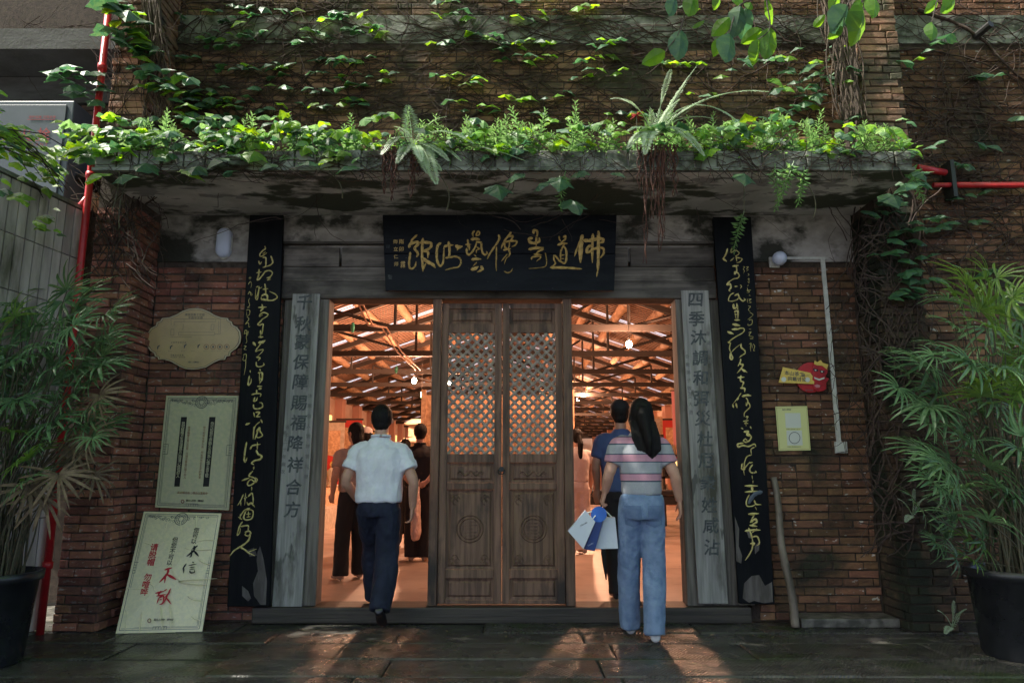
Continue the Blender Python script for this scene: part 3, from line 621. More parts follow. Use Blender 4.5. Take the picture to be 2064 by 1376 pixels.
L3 = '''14 275,0 270,60 265,130|14 285,130 330,10 340,50 365,90 320,115 300,95|16 195,165 180,250 170,340 180,375 200,330|16 235,235 260,200 340,185|14 310,165 310,240|18 300,250 320,290 355,310 340,345 280,360 250,385 270,400|14 275,425 270,450|12 262,470 245,490
|16 245,485 220,520 240,530|18 150,570 220,545|14 240,530 290,555 270,600 220,625 205,600 240,560 290,590 310,560 290,540|12 250,640 250,675|12 160,720 130,790 100,835|14 130,790 135,835|14 185,710 175,830|12 170,760 200,750|12 200,800 210,830|14 215,740 250,705 265,760 265,820|18 215,830 245,810 280,850
|12 230,865 170,890 120,970|14 110,960 145,985|12 130,930 125,980|14 185,900 165,960 185,990 250,975 265,900 225,880 190,895|12 195,930 240,925|12 215,900 215,960|12 200,960 235,955|12 150,1010 120,1060 95,1150 120,1130 130,1080|14 130,1060 200,1050 215,1060 210,1110|14 180,1120 220,1110 240,1130 215,1160 180,1150 190,1130
|16 235,1130 220,1200 170,1250 120,1280 60,1320 20,1370|16 130,1280 180,1310 215,1340 280,1370|12 220,1330 300,1300'''
LS1 = '''9 145,555 185,545|9 165,530 165,575|9 140,640 170,600 185,640 175,690|9 135,780 160,740 175,790 195,780 160,740|9 160,830 145,870 160,930 130,960 160,960|9 115,990 160,1000 155,1060 120,1070 120,1000|9 120,1090 150,1120 100,1190 140,1170 150,1230 165,1220|9 90,1320 95,1280 120,1280 115,1330 140,1290 130,1350'''
LS2 = '''9 150,20 190,10 180,60 190,120 175,150|9 150,185 180,190 150,230 185,240|9 140,310 180,300 175,380 135,380 150,320|9 175,380 170,480 150,590'''
R1 = '''20 180,80 160,150 120,220|26 120,215 165,250|12 240,70 230,130 290,100 340,130 330,160 290,180|16 300,180 310,250|16 225,245 270,205|14 310,200 380,215 360,255 310,275|24 255,320 330,310|16 300,310 310,380 285,430 280,400 320,410 345,450 320,485 270,495 210,530|22 210,530 175,575 215,570|20 215,560 230,610 205,650 215,665|22 285,600 315,600|14 360,580 375,600 360,625
|14 270,690 220,720 195,790 240,805 310,785 345,750|22 285,725 330,700|18 330,710 350,760 390,800 425,785 410,765|26 265,850 270,900 320,890|24 310,840 325,920|22 280,950 325,940 325,1040|16 285,970 300,1040|14 290,990 320,985|26 285,1065 345,1065|36 260,1125 345,1140|30 250,1195 340,1190|34 190,1230 255,1255|14 340,1180 400,1180 415,1210 380,1250 290,1300 200,1370'''
R2 = '''12 200,0 130,55|24 120,65 155,75|14 155,80 140,150 160,210|22 160,210 150,270 165,305 185,280 165,230|10 170,200 230,140 290,95|20 300,90 305,140 350,180 360,215|14 360,220 310,250 275,280|18 295,300 290,340 260,395|22 290,370 325,375 310,420 250,490|30 310,440 380,480|26 260,555 340,550|20 300,530 295,600 335,620 310,690|22 295,700 350,705 350,750
|12 300,770 260,830 190,920|20 265,830 250,870|24 185,930 195,965|24 230,915 245,970|26 320,815 380,800 435,805|14 370,835 395,880 375,945 370,900|14 395,890 425,960 350,1040 345,1095|16 370,1100 395,1095 380,1130|20 335,1160 400,1150|20 350,1190 395,1190|14 370,1160 370,1225|22 305,1255 325,1265|18 430,1235 440,1260|22 345,1305 400,1300 380,1345 430,1370'''
R3 = '''16 220,5 250,0|14 250,15 285,50 270,90 230,110 205,95 225,75 245,95|16 200,120 145,130 150,160 200,145 260,155 320,130 335,155|10 320,165 285,185 290,240|10 290,245 240,265 215,330 205,400 215,460|14 190,340 185,390 215,400 215,340|12 215,390 270,320|14 265,330 300,325|14 300,350 270,400 290,435 340,430 330,415|10 295,465 300,500|10 305,520 305,545
|22 225,575 350,575|26 295,590 300,625|20 225,640 350,630|12 265,670 235,740 245,790 300,790 340,765|14 320,730 340,770 390,775|10 330,800 345,830|26 265,875 360,870|14 320,885 280,950|20 280,960 330,930 345,960 300,985|22 275,995 345,1005|20 225,1055 300,1045 380,1045|16 260,1025 285,1090 300,1150|12 345,1030 290,1080|14 300,1120 350,1115 375,1180 350,1210|16 280,1190 320,1185 310,1210|14 300,1150 300,1230 270,1300 225,1365'''
RS1 = '''8 400,325 420,330 400,360 415,380 405,420|8 440,330 470,330 445,360 470,365 445,390|8 465,420 480,440 460,450|8 460,500 490,495|8 475,480 480,550 460,530|8 470,575 460,600|8 455,620 465,655|8 510,650 450,655 480,665 480,680 445,685|8 480,720 500,730|8 455,770 460,830|8 475,780 510,775 480,800 510,820 475,830|8 470,870 500,880 470,920 500,950|8 490,960 535,990 500,1030 460,1060|8 480,1070 520,1060 520,1120 470,1140 465,1115|8 480,1190 510,1195|8 475,1240 510,1230 480,1280 540,1300 500,1330'''
RS2 = '''8 420,10 470,20|8 415,90 440,80 430,130 435,195|8 450,100 455,150|8 470,90 490,120 475,180 495,180'''
def tall(px4, label, sets, worn):
    P = vpanel(px4, -.13); t = thing('couplet_board', label, 'board', P.q[3]); P.slab(.035).build('board', 'lacquer_tall', t, bevel=.006)
    for data, ox, oy, s_ in sets[0]:
        pass
    m_ = MB()
    for data, ox, oy, s_ in sets[0]: strokes(m_, P, data, ox, oy, s_, 1.2)
    m_.build('lettering', 'gold_pale', t, fix=False)
    m_ = MB()
    for data, ox, oy, s_ in sets[1]: strokes(m_, P, data, ox, oy, s_, 1.0, h=.002)
    m_.build('small_lettering', 'gold_pale', t, fix=False)
    for poly in worn: MB().prism([P.px(x, y, .0015) for x, y in poly], P.n * -.001).build('bare_patch', 'worn_wood', t)
    return P, t
P, t = tall([(503, 433), (571, 433), (543, 1222), (457, 1222)], 'tall black board with gold script standing between the posters and grey plank', ([(L1, 480, 480, 6.88), (L2, 470, 670, 6.88), (L3, 460, 860, 5.29)], [(LS1, 480, 480, 6.88), (LS2, 470, 670, 6.88)]),
    [[(519, 1112), (517, 1128), (520, 1150), (510, 1175), (512, 1200), (525, 1218), (536, 1218), (538, 1170), (531, 1125), (524, 1100)], [(488, 1180), (500, 1190), (506, 1205), (500, 1211), (488, 1200)], [(498, 1108), (512, 1103), (518, 1119), (503, 1121)]])
P, t = tall([(1437, 437), (1514, 437), (1562, 1218), (1490, 1216)], 'tall black board with gold script and peeling foot beside the bamboo pole', ([(R1, 1440, 490, 6.88), (R2, 1450, 680, 6.88), (R3, 1460, 870, 5.29)], [(RS1, 1440, 490, 6.88), (RS2, 1450, 680, 6.88)]),
    [[(1481, 1040), (1483, 1090), (1484, 1130), (1494, 1135), (1496, 1120), (1489, 1100), (1490, 1065)], [(1500, 1175), (1515, 1160), (1530, 1158), (1542, 1180), (1556, 1172), (1558, 1212), (1540, 1215), (1520, 1210), (1510, 1214), (1497, 1205)], [(1505, 1070), (1512, 1068), (1516, 1085), (1509, 1083)], [(1521, 1100), (1531, 1090), (1530, 1108), (1522, 1116)]])
m_ = MB(); strokes(m_, P, '44 395,640 340,655 300,690 265,755', 1460, 870, 5.29, 1, .004, .003, .9); m_.build('pale_smear', 'cabinet_blue', t, fix=False)

# ------------------------------------------------------------------ posters and plaques
def ellipse(P, x, y, rx, ry, w_, off=.003, n=28, fill=False):
    m_ = MB(); vs = []
    for k in range(n):
        a = 2 * math.pi * k / n; vs.append(P.px(x + rx * math.cos(a), y + ry * math.sin(a), off))
    if fill: return m_.add(vs, [tuple(range(n))])
    for k in range(n):
        a = 2 * math.pi * k / n; vs.append(P.px(x + (rx - w_) * math.cos(a), y + (ry - w_) * math.sin(a), off))
    return m_.add(vs, [(k, (k + 1) % n, (k + 1) % n + n, k + n) for k in range(n)])
def line(mb, a, b, w_, n):
    a, b = Vector(a), Vector(b); s_ = (b - a).cross(n).normalized() * w_ / 2; mb.add([a - s_, b - s_, b + s_, a + s_], [(0, 1, 2, 3)])
def poster_frame(P, t, ink, sz):
    f = MB()
    for e, w_ in ((.035, .0035), (.055, .0025), (.068, .002)):
        ey = e * sz
        c = [P.uv(e, ey, .002), P.uv(1 - e, ey, .002), P.uv(1 - e, 1 - ey, .002), P.uv(e, 1 - ey, .002)]
        for i in range(4): line(f, c[i], c[(i + 1) % 4], w_, P.n)
    for s_ in (0, 1):     # fret brackets halfway down each side
        for k in range(5):
            a0 = .03 if s_ == 0 else .97; a1 = .10 if s_ == 0 else .90; b_ = .44 + k * .022
            line(f, P.uv(a0, b_, .002), P.uv(a1 if k in (0, 4) else (a0 + a1) / 2, b_, .002), .0035, P.n)
        line(f, P.uv(a1, .44, .002), P.uv(a1, .528, .002), .003, P.n)
    for k in range(6): line(f, P.uv(.42 + k * .032, .955, .002), P.uv(.42 + k * .032, .975, .002), .003, P.n)
    line(f, P.uv(.42, .955, .002), P.uv(.58, .955, .002), .0035, P.n)
    rnd = random.Random(4)
    for s_ in (-1, 1):    # cloud scrolls at the head
        for k in range(26):
            a_ = .5 + s_ * (.07 + k * .014); b_ = .035 + (.05 - k * .0016) * rnd.random() + .004; r = .010 + .004 * rnd.random()
            c = P.uv(a_, b_, .002); q0 = rnd.random() * 6
            pts = [c + P.u * (r * (1 - .09 * q) * math.cos(q0 + q * .75)) + P.up * (r * (1 - .09 * q) * math.sin(q0 + q * .75)) for q in range(8)]
            for i in range(7): line(f, pts[i], pts[i + 1], .0028, P.n)
    c = P.uv(.5, .06, .0022)
    for r, w_ in ((.05, .006), (.038, .003), (.02, .003)):
        pts = [c + P.u * (r * math.cos(q * math.pi / 12)) + P.up * (r * math.sin(q * math.pi / 12)) for q in range(25)]
        for i in range(24): line(f, pts[i], pts[i + 1], w_, P.n)
    for q in range(12):
        a = q * math.pi / 6; line(f, c + P.u * (.02 * math.cos(a)) + P.up * (.02 * math.sin(a)), c + P.u * (.036 * math.cos(a + .4)) + P.up * (.036 * math.sin(a + .4)), .004, P.n)
    f.build('border_print', ink, t, fix=False)
def wavy_sheet(P, m, parent, amp, seed):
    rnd = random.Random(seed); n1, n2 = 24, 36; vs = []
    for j in range(n2 + 1):
        for i in range(n1 + 1):
            vs.append(P.uv(i / n1, j / n2, 0) - P.n * .004)
    mb = MB(); nn = (n1 + 1)
    fs = [(j * nn + i, j * nn + i + 1, (j + 1) * nn + i + 1, (j + 1) * nn + i) for j in range(n2) for i in range(n1)]
    mb.add(vs, fs); mb.v = [tuple(Vector(v) + P.n * (.0015 + .0025 * 0)) for v in mb.v]
    return mb
# upper poster
P = vpanel([(335, 797), (481, 797), (461, 1028), (312, 1022)], -.035)
t = thing('poster', 'pale green poster showing two black couplet strips, above the leaning poster', 'poster', P.q[3])
P.slab(.02).build('board', 'poster_green', t, bevel=.002); poster_frame(P, t, 'ink_grey', .62)
t2 = MB()
for x0, x1, x2, x3 in ((365, 377, 362, 351), (422, 434.5, 421, 409)): t2.add([P.px(x0, 840, .002), P.px(x1, 840, .002), P.px(x2, 980, .002), P.px(x3, 980, .002)], [(0, 1, 2, 3)])
t2.build('black_strip', 'ink_black', t)
t2 = MB()
for (xa_, xb_, s_) in ((369.5, 358, '我知瞌睡方生浪漫真言以得清心做個好人'), (428, 416, '你可知我生命路久去何為心憶王者互敬')):
    for i, ch in enumerate(s_):
        a = i / len(s_); p = P.px(xa_ + (xb_ - xa_) * a, 853 + 112 * a, .004); glyph(t2, ch, p, P.u, P.up, 7.4 * zc(p) / F, .008)
t2.build('lettering', 'poster_green', t)
t2 = MB()
for (xa_, xb_, s_) in ((381, 372, '我请瞌睡生曾以往是 只得活着自己做个好人'), (412, 402, '你可知世生命久去 何去何为忆王子的梦里')):
    for i, ch in enumerate(s_):
        if ch == ' ': continue
        a = i / len(s_); p = P.px(xa_ + (xb_ - xa_) * a, 861 + 106 * a, .003); glyph(t2, ch, p, P.u, P.up, 5.4 * zc(p) / F, .004)
text_px(t2, P, '此对联出处：缙云山温泉寺', 360, 992, 5.2, (5.1, .15), .008); t2.build('lettering', 'ink_brown', t)
t2 = MB(); text_px(t2, P, '重庆人宗物·博物馆', 377, 1008, 4.4, (3.9, .1), .012); t2.build('lettering', 'ink_black', t); ellipse(P, 368, 1010, 3.6, 3.8, 1.6).build('emblem', 'ink_brown', t)
# leaning poster
bl, br_ = atz(233, 1276, .004), atz(407, 1272, .004); tl, tr = at(290, 1030, -.075), at(446, 1034, -.075)
br_.y = bl.y = (bl.y + br_.y) / 2; bl = atz(233, 1276, .004); br_ = atz(407, 1272, .004)
P = Panel([tl, tr, br_, bl]); P2 = P
t = thing('poster', 'creased cream poster with red characters leaning against the brick wall', 'poster', bl)
MB().prism([P.uv(0, 1), P.uv(1, 1), P.uv(1, 0), P.uv(0, 0)], -P.n * .012).build('board', 'poster_cream', t)
cr = MB()       # raised creases of the laminated print
rnd = random.Random(6)
for pts in ([(548 / 5.096 + 220 + 110, 1165), (360, 1170), (385, 1176), (418, 1178)], [(345, 1142), (352, 1160), (359, 1168)], [(323, 1220), (324, 1245), (327, 1268)], [(341, 1218), (343, 1240), (344, 1266)], [(286, 1232), (283, 1250), (281, 1272)], [(253, 1226), (256, 1240), (251, 1272)], [(300, 1175), (308, 1180), (313, 1192)], [(253, 1184), (270, 1186), (284, 1187)], [(378, 1200), (388, 1207), (405, 1210)], [(385, 1240), (392, 1246), (405, 1250)], [(365, 1040), (364, 1055), (364, 1068)], [(397, 1036), (395, 1052), (396, 1064)], [(340, 1044), (336, 1056), (334, 1064)], [(315, 1040), (313, 1048)], [(418, 1042), (419, 1052)], [(290, 1093), (302, 1096), (306, 1100)], [(370, 1102), (390, 1108), (431, 1106)], [(396, 1092), (410, 1088), (433, 1088)], [(400, 1127), (410, 1133), (420, 1136)], [(275, 1132), (300, 1130)]):
    pts = [Vector((a, b, 0)) for a, b in pts]; pts = smooth_pts(pts, 3) if len(pts) > 2 else pts
    cr.tube([P.px(p.x, p.y, -.0008) for p in pts], [.0008] + [.0042] * (len(pts) - 2) + [.0008], 6)
cr.build('crease', 'poster_cream', t, smooth=True)
poster_frame(P, t, 'ink_grey', .62)
def lean_text(mb, s_, x0, y0, x1, y1, size, bold, sl=.0):
    for i, ch in enumerate(s_):
        if ch == ' ': continue
        a = i / max(1, len(s_) - 1); p = P.px(x0 + (x1 - x0) * a, y0 + (y1 - y0) * a, .0025); glyph(mb, ch, p, (P.uv(1, .5) - P.uv(0, .5)).normalized(), (P.uv(.5, 0) - P.uv(.5, 1)).normalized(), size * zc(p) / F, bold, .02)
b_ = MB(); lean_text(b_, '您可以', 396, 1068, 391, 1090, 11.5, .014); lean_text(b_, '但您不可以', 353, 1087, 342, 1133, 11.5, .014)
strokes(b_, P, '26 905,405 850,440|30 875,410 870,450 800,510|22 850,450 845,500 830,520|34 875,460 915,505|22 790,590 755,640|20 765,630 765,680|18 855,570 870,575|16 820,605 895,590|14 830,625 880,620|14 828,643 880,640|18 830,660 835,680 875,675 875,655', 220, 1020, 5.096, .75, .0025, .001)
text_px(b_, P, '重庆人宗物·博物馆', 312, 1248, 4.8, (4.4, 0), .012); b_.build('lettering', 'ink_black', t)
b_ = MB(); lean_text(b_, '请脱帽 勿喧哗', 311, 1102, 291, 1192, 15.5, .02)
strokes(b_, P, '30 575,650 640,630|30 610,650 590,700 520,775|26 580,700 570,780|40 600,700 680,745|26 480,890 560,870|18 590,850 560,870|24 530,870 500,910|20 490,920 580,900|18 510,940 490,995|20 515,935 560,920 550,990 520,1005|14 520,960 540,950|20 630,845 600,905|22 620,880 575,930|22 600,910 560,990|24 590,940 635,1000', 220, 1020, 5.096, .8, .0025, .001)
b_.build('lettering', 'ink_red', t); ellipse(P, 301, 1250, 4, 4.6, 1.6).build('emblem', 'ink_brown', t)
# map plaque, scalloped outline
P = vpanel([(292, 615), (490, 615), (490, 750), (292, 750)], -.03)
t = thing('map_plaque', 'tan scalloped plaque with a floor plan and round prohibition symbols', 'sign', at(390, 740, -.03))
half = [(960, 100), (1080, 115), (1200, 165), (1320, 235), (1420, 270), (1550, 285), (1565, 325), (1620, 350), (1640, 410), (1720, 450), (1780, 530), (1798, 640), (1780, 740), (1720, 830), (1640, 890), (1600, 915), (1590, 980), (1520, 990), (1500, 1050), (1400, 1055), (1280, 1110), (1150, 1190), (1000, 1225), (880, 1235), (760, 1220), (640, 1165), (500, 1085), (380, 1050), (265, 1050), (255, 1005), (200, 985), (190, 930), (120, 890), (60, 800), (35, 670), (60, 560), (130, 470), (225, 420), (235, 360), (300, 340), (335, 285), (470, 270), (600, 220), (720, 150), (840, 110)]
zz = [(x / 9.17 + 290, y / 9.17 + 610) for x, y in half]; cxp, cyp = 390, 683
out = lambda k, off: [P.px(cxp + (x - cxp) * k, cyp + (y - cyp) * k, off) for x, y in zz][::-1]
MB().prism(out(1.012, -.004), (0, .016, 0)).build('backing', 'dark_rim', t); MB().prism(out(1, .002), (0, .008, 0)).build('rim', 'plaque_rim', t)
MB().prism(out(.965, .005), (0, .004, 0)).build('inner_line', 'dark_rim', t); MB().prism(out(.955, .0062), (0, .004, 0)).build('face', 'plaque_tan', t)
d_ = MB()
def pl_line(x0, y0, x1, y1, w_=.9): line(d_, P.px(x0 / 9.17 + 290, y0 / 9.17 + 610, .0075), P.px(x1 / 9.17 + 290, y1 / 9.17 + 610, .0075), w_ * .0038, P.n)
for a in ((500, 300, 1420, 300), (1420, 300, 1410, 580), (1410, 580, 1310, 580), (560, 350, 1330, 350), (560, 350, 560, 420), (500, 300, 505, 410), (500, 490, 555, 490), (555, 490, 555, 600), (555, 600, 497, 600), (497, 600, 500, 490), (640, 545, 1310, 545), (1310, 545, 1310, 600), (1310, 600, 640, 600), (640, 600, 640, 545), (1245, 400, 1300, 400), (1300, 400, 1290, 500), (1290, 500, 1240, 500), (1240, 500, 1245, 400), (1385, 340, 1385, 560), (730, 390, 720, 510), (745, 300, 740, 350), (1330, 300, 1330, 350)): pl_line(*a, .5)
text_px(d_, P, '佛道造像工艺馆', 375, 634, 5.6, (5.8, 0), .006, .0075); text_px(d_, P, '平面导览图', 382, 640, 5.6, (6, 0), .006, .0075); text_px(d_, P, '文明参观提示语', 346, 690, 3.6, (4.6, 0), .004, .0075)
text_px(d_, P, '温馨提示观看', 345, 715.5, 3.6, (4.6, 0), .006, .0075); text_px(d_, P, '请勿触摸 请勿拍照', 345, 719.6, 2.6, (3.4, 0), .006, .0075); text_px(d_, P, '重庆·人博物馆', 381, 729.5, 3.6, (3, 0), .006, .0075)
text_px(d_, P, '请自觉遵守馆内参观秩序请勿喧哗谢谢配合', 345, 679.3, 1.9, (2.3, 0), .006, .0075)
for i in range(8): text_px(d_, P, '禁止入内', (317, 340, 366, 386, 411, 426, 438, 452)[i], 707.5, 1.7, (1.9, 0), .006, .0075)
for x, y in ((265, 820), (500, 820), (760, 800), (1010, 800)): d_.add([P.px((x + dx_) / 9.17 + 290, (y + dy_) / 9.17 + 610, .0075) for dx_, dy_ in ((-20, 35), (-5, 40), (5, 0), (35, -30), (25, -38), (-18, -15))], [(0, 1, 2, 3, 4, 5)])
d_.build('map_print', 'ink_grey', t)
for x in (1155, 1280, 1405, 1532):
    ellipse(P, x / 9.17 + 290, 815 / 9.17 + 610, 5.4, 5.4, .9, .0075).build('prohibition_symbol', 'ink_brown', t)
    ellipse(P, x / 9.17 + 290, 815 / 9.17 + 610, 2.2, 2.2, .9, .0075, 7, True).build('pictogram', 'ink_grey', t)
# code poster (codes left blank)
P = vpanel([(1563, 819), (1627, 818), (1634, 907), (1570, 908)], -.03)
t = thing('notice_sheet', 'small yellow notice sheet with two white squares, below the dragon plaque', 'notice', P.q[3]); P.slab(.006).build('sheet', 'paper_yellow', t)
f = MB()
for e in (.03,):
    c = [P.uv(e, e, .001), P.uv(1 - e, e, .001), P.uv(1 - e, 1 - e, .001), P.uv(e, 1 - e, .001)]
    for i in range(4): line(f, c[i], c[(i + 1) % 4], .003, P.n)
f.build('border_print', 'paper_edge', t)
for (y0, y1, dx0) in ((832, 862, 0), (867, 897, 3)):
    MB().add([P.px(1582 + dx0, y0, .0015), P.px(1613 + dx0, y0, .0015), P.px(1615 + dx0, y1, .0015), P.px(1584 + dx0, y1, .0015)], [(0, 1, 2, 3)]).build('white_square', 'paper_white', t)
f = MB(); text_px(f, P, '重庆人博物馆', 1578, 825, 3, (3, 0), .01); text_px(f, P, '扫码关注微信公众号', 1586, 864.6, 2.2, (3.1, 0), .01); text_px(f, P, '扫码听讲解请戴耳机', 1588, 900, 2.2, (3.1, 0), .01); f.build('lettering', 'ink_grey', t)
ellipse(P, 1601.5, 882, 11.5, 12, 1.2, .003).build('ring_print', 'ink_grey', t)
# dragon plaque with yellow arrow board
P = vpanel([(1560, 720), (1680, 720), (1680, 800), (1560, 800)], -.03)
t = thing('dragon_plaque', 'round red dragon-head plaque with a yellow arrow-shaped sign', 'sign', P.px(1640, 790))
pp = lambda pts, off: [P.px(x / 3.276 + 1540, y / 3.276 + 500, off) for x, y in pts][::-1]
disc = [(310 + 100 * math.cos(a), 853 + 100 * math.sin(a)) for a in [q * math.pi / 14 for q in range(28)]]
MB().prism(pp(disc, .0), (0, .015, 0)).build('disc', 'red_enamel', t)
MB().prism(pp([(322, 800), (330, 770), (365, 760), (400, 762), (422, 785), (420, 820), (404, 850), (430, 860), (412, 890), (414, 925), (395, 940), (360, 948), (330, 930), (322, 900), (310, 860)], .012), (0, .012, 0)).build('dragon_head', 'red_bright', t, bevel=.003)
MB().prism(pp([(330, 765), (335, 742), (352, 752), (375, 738), (388, 756), (424, 768), (415, 800), (385, 775), (350, 772)], .016), (0, .004, 0)).build('crest', 'yellow_print', t)
for x, y in ((343, 802), (385, 812)): MB().prism(pp([(x - 17, y - 8), (x + 14, y - 2), (x + 14, y + 10), (x - 10, y + 12)], .016), (0, .004, 0)).build('eye', 'ink_black', t); MB().prism(pp([(x - 9, y - 2), (x + 3, y), (x + 3, y + 7), (x - 7, y + 7)], .018), (0, .002, 0)).build('eye_white', 'paper_white', t)
MB().prism(pp([(330, 850), (365, 862), (400, 850), (398, 862), (365, 874), (335, 862)], .016), (0, .004, 0)).build('teeth', 'paper_white', t); MB().prism(pp([(332, 905), (350, 898), (372, 905), (368, 918), (345, 920)], .016), (0, .004, 0)).build('belly_mark', 'banner_pink', t)
MB().prism(pp([(125, 785), (305, 822), (322, 845), (318, 868), (333, 880), (330, 897), (97, 887)], .020), (0, .006, 0)).build('arrow_board', 'yellow_print', t)
m_ = MB(); Q = Panel([v + Vector((0, 0, 0)) for v in P.q]); text_px(m_, P, '本山茶工', 1586, 751, 10, (10, 1.2), .01, .022); text_px(m_, P, '园一', 1620, 756, 6.5, (8, .5), .01, .022); text_px(m_, P, '问题讨论', 1592, 763, 9, (9.5, .4), .02, .022); text_px(m_, P, '福气到家', 1625, 786, 4, (4, 0), .01, .018); m_.build('lettering', 'ink_grey', t)
for x in (130, 287): ellipse(P, x / 3.276 + 1540, 866 / 3.276 + 500 + (x > 200) * .5, 5, 5, 1, .022, 16, True).build('white_dot', 'paper_white', t)

# ------------------------------------------------------------------ lamps, conduit, switch, pipes, bamboo
t = thing('wall_lamp', 'oval white bulkhead lamp on the plaster beside the black board', 'lamp', at(452, 490, -.02))
c = at(452, 490, -.03); MB().ball(c, .075, .012, .15, 24, 12).build('lamp_base', 'white_paint', t, smooth=True)
pts = []
m_ = MB()
hw, hh = .065, .136
ring = [(hw * math.cos(a), (hh - hw) * (1 if math.sin(a) > 0 else -1) + hw * math.sin(a)) for a in [q * 2 * math.pi / 28 + .01 for q in range(28)]]
for k, (sc1, y) in enumerate(((1, .018), (1, -.02), (.9, -.038), (.55, -.048), (.01, -.05))): m_.v += [(c.x + a * sc1, c.y + y, c.z + b * sc1) for a, b in ring]
m_.f = [(j * 28 + k, j * 28 + (k + 1) % 28, (j + 1) * 28 + (k + 1) % 28, (j + 1) * 28 + k) for j in range(4) for k in range(28)]; m_.build('diffuser', 'lamp_glass', t, smooth=True)
t = thing('wall_lamp', 'globe bulb on a white square base at the head of the conduit', 'lamp', at(1562, 528, -.02))
a, b = at(1548, 520, 0), at(1569, 541, 0); MB().box(a.x, b.x, -.035, -.006, b.z, a.z).build('lamp_base', 'white_paint', t, bevel=.003)
g_ = at(1571, 521, -.11); MB().tube([(g_.x - .02, -.036, g_.z - .01), (g_.x, -.07, g_.z)], .022, 12).build('socket', 'white_paint', t); MB().ball(g_, .06, .075, .062, 20, 14).build('bulb_glass', 'lamp_glass', t, smooth=True)
t = thing('conduit', 'white square cable conduit running to the light switch', 'conduit', at(1690, 895, -.01))
a, b, c = at(1580, 521, 0), at(1666, 522, 0), at(1689, 890, 0); w_ = .018
MB().box(a.x, b.x, -.022, -.006, a.z - w_ * .7, a.z + w_ * .5).build('run', 'white_paint', t); x_ = at(1657, 530, 0).x
MB().prism([Vector((c.x - w_, -.022, c.z)), Vector((c.x + w_, -.022, c.z)), Vector((x_ + w_, -.022, a.z - w_ * .7)), Vector((x_ - w_, -.022, a.z - w_ * .7))], (0, .016, 0)).build('run', 'white_paint', t)
t = thing('light_switch', 'square white wall switch at the foot of the conduit', 'switch', at(1692, 912, -.01))
a, b = at(1680, 890, 0), at(1705, 913, 0); MB().box(a.x, b.x, -.04, -.007, b.z, a.z).build('switch_box', 'white_paint', t, bevel=.003); MB().box(a.x + .012, b.x - .012, -.046, -.041, b.z + .014, a.z - .012).build('rocker', 'paper_white', t, bevel=.002)
# red downpipe
t = thing('red_downpipe', 'red painted downpipe running down the brick pier beside the palm', 'pipe', (-3.5, -.5, 0)); px_ = -3.51; py_ = -.50
MB().tube([(px_, py_, .0), (px_, py_, 6.3)], .028, 14).build('pipe', 'red_enamel', t, smooth=True)
for z in (.5, 2.1, 3.62, 4.6): MB().tube([(px_, py_, z - .025), (px_, py_, z + .025)], .037, 14).build('collar', 'red_enamel', t, smooth=True)
MB().tube([(px_, py_, 3.42), (px_ - .06, py_ + .02, 3.36), (px_ - .18, py_ + .04, 3.34)], .03, 10).build('branch_pipe', 'red_enamel', t, smooth=True)
t = thing('red_water_pipe', 'horizontal red pipe with elbow fixed to the brown brick wall', 'pipe', at(1915, 372, -.12))
a = at(1915, 373, -.12); MB().tube([a, (7, -.12, a.z)], .026, 12).build('pipe', 'red_enamel', t, smooth=True)
b = at(1850, 338, -.25); c = at(1905, 348, -.14); MB().tube([b, b.lerp(c, .5), c], .028, 12).build('branch_pipe', 'red_enamel', t, smooth=True); MB().tube([a - Vector((.15, 0, 0)), a], .022, 10).build('stub', 'red_bright', t)
d_ = at(1915, 325, -.13); MB().box(d_.x - .018, d_.x + .018, -.16, -.02, a.z - .12, d_.z).build('bracket', 'pipe_black', t)
t = thing('brick_step', 'low dark ledge at the foot of the brown wall by the bamboo pole', 'step', (2.6, -.15, 0)); MB().box(2.25, XR - .01, -.26, -.006, .001, .07).build('ledge', 'ground_joint', t, bevel=.01)
t = thing('bamboo_pole', 'old bamboo pole leaning beside the peeling black board', 'pole', atz(1603, 1262, 0)); a, b = atz(1603, 1264, .01), at(1558, 962, -.03)
mbp = MB(); n = 40; pts = []; rs = []
for i in range(n + 1):
    f = i / n; p = a.lerp(b, f) + Vector((.012 * math.sin(f * 9), 0, 0)); pts.append(p); nd = abs((f * 4.3 + .3) % 1 - .5); rs.append((.033 - .007 * f) * (1.13 if nd > .475 else 1))
mbp.tube(pts, rs, 12).build('cane', 'bamboo', t, smooth=True)
for pxy, lab in (((1745, 190), 'short dark pipe stub poking from the wall beside the root-wrapped pier'), ((1965, 75), 'short dark pipe stub high on the brown wall')):
    a = at(*pxy, -.02); t = thing('pipe_stub', lab, 'pipe', a); MB().tube([a, a + Vector((.05, -.16, .03))], .035, 10).build('pipe', 'pipe_black', t)
for k, (x_, y_) in enumerate(((462, 1238), (505, 1240), (575, 1243), (760, 1243), (985, 1243))): pass

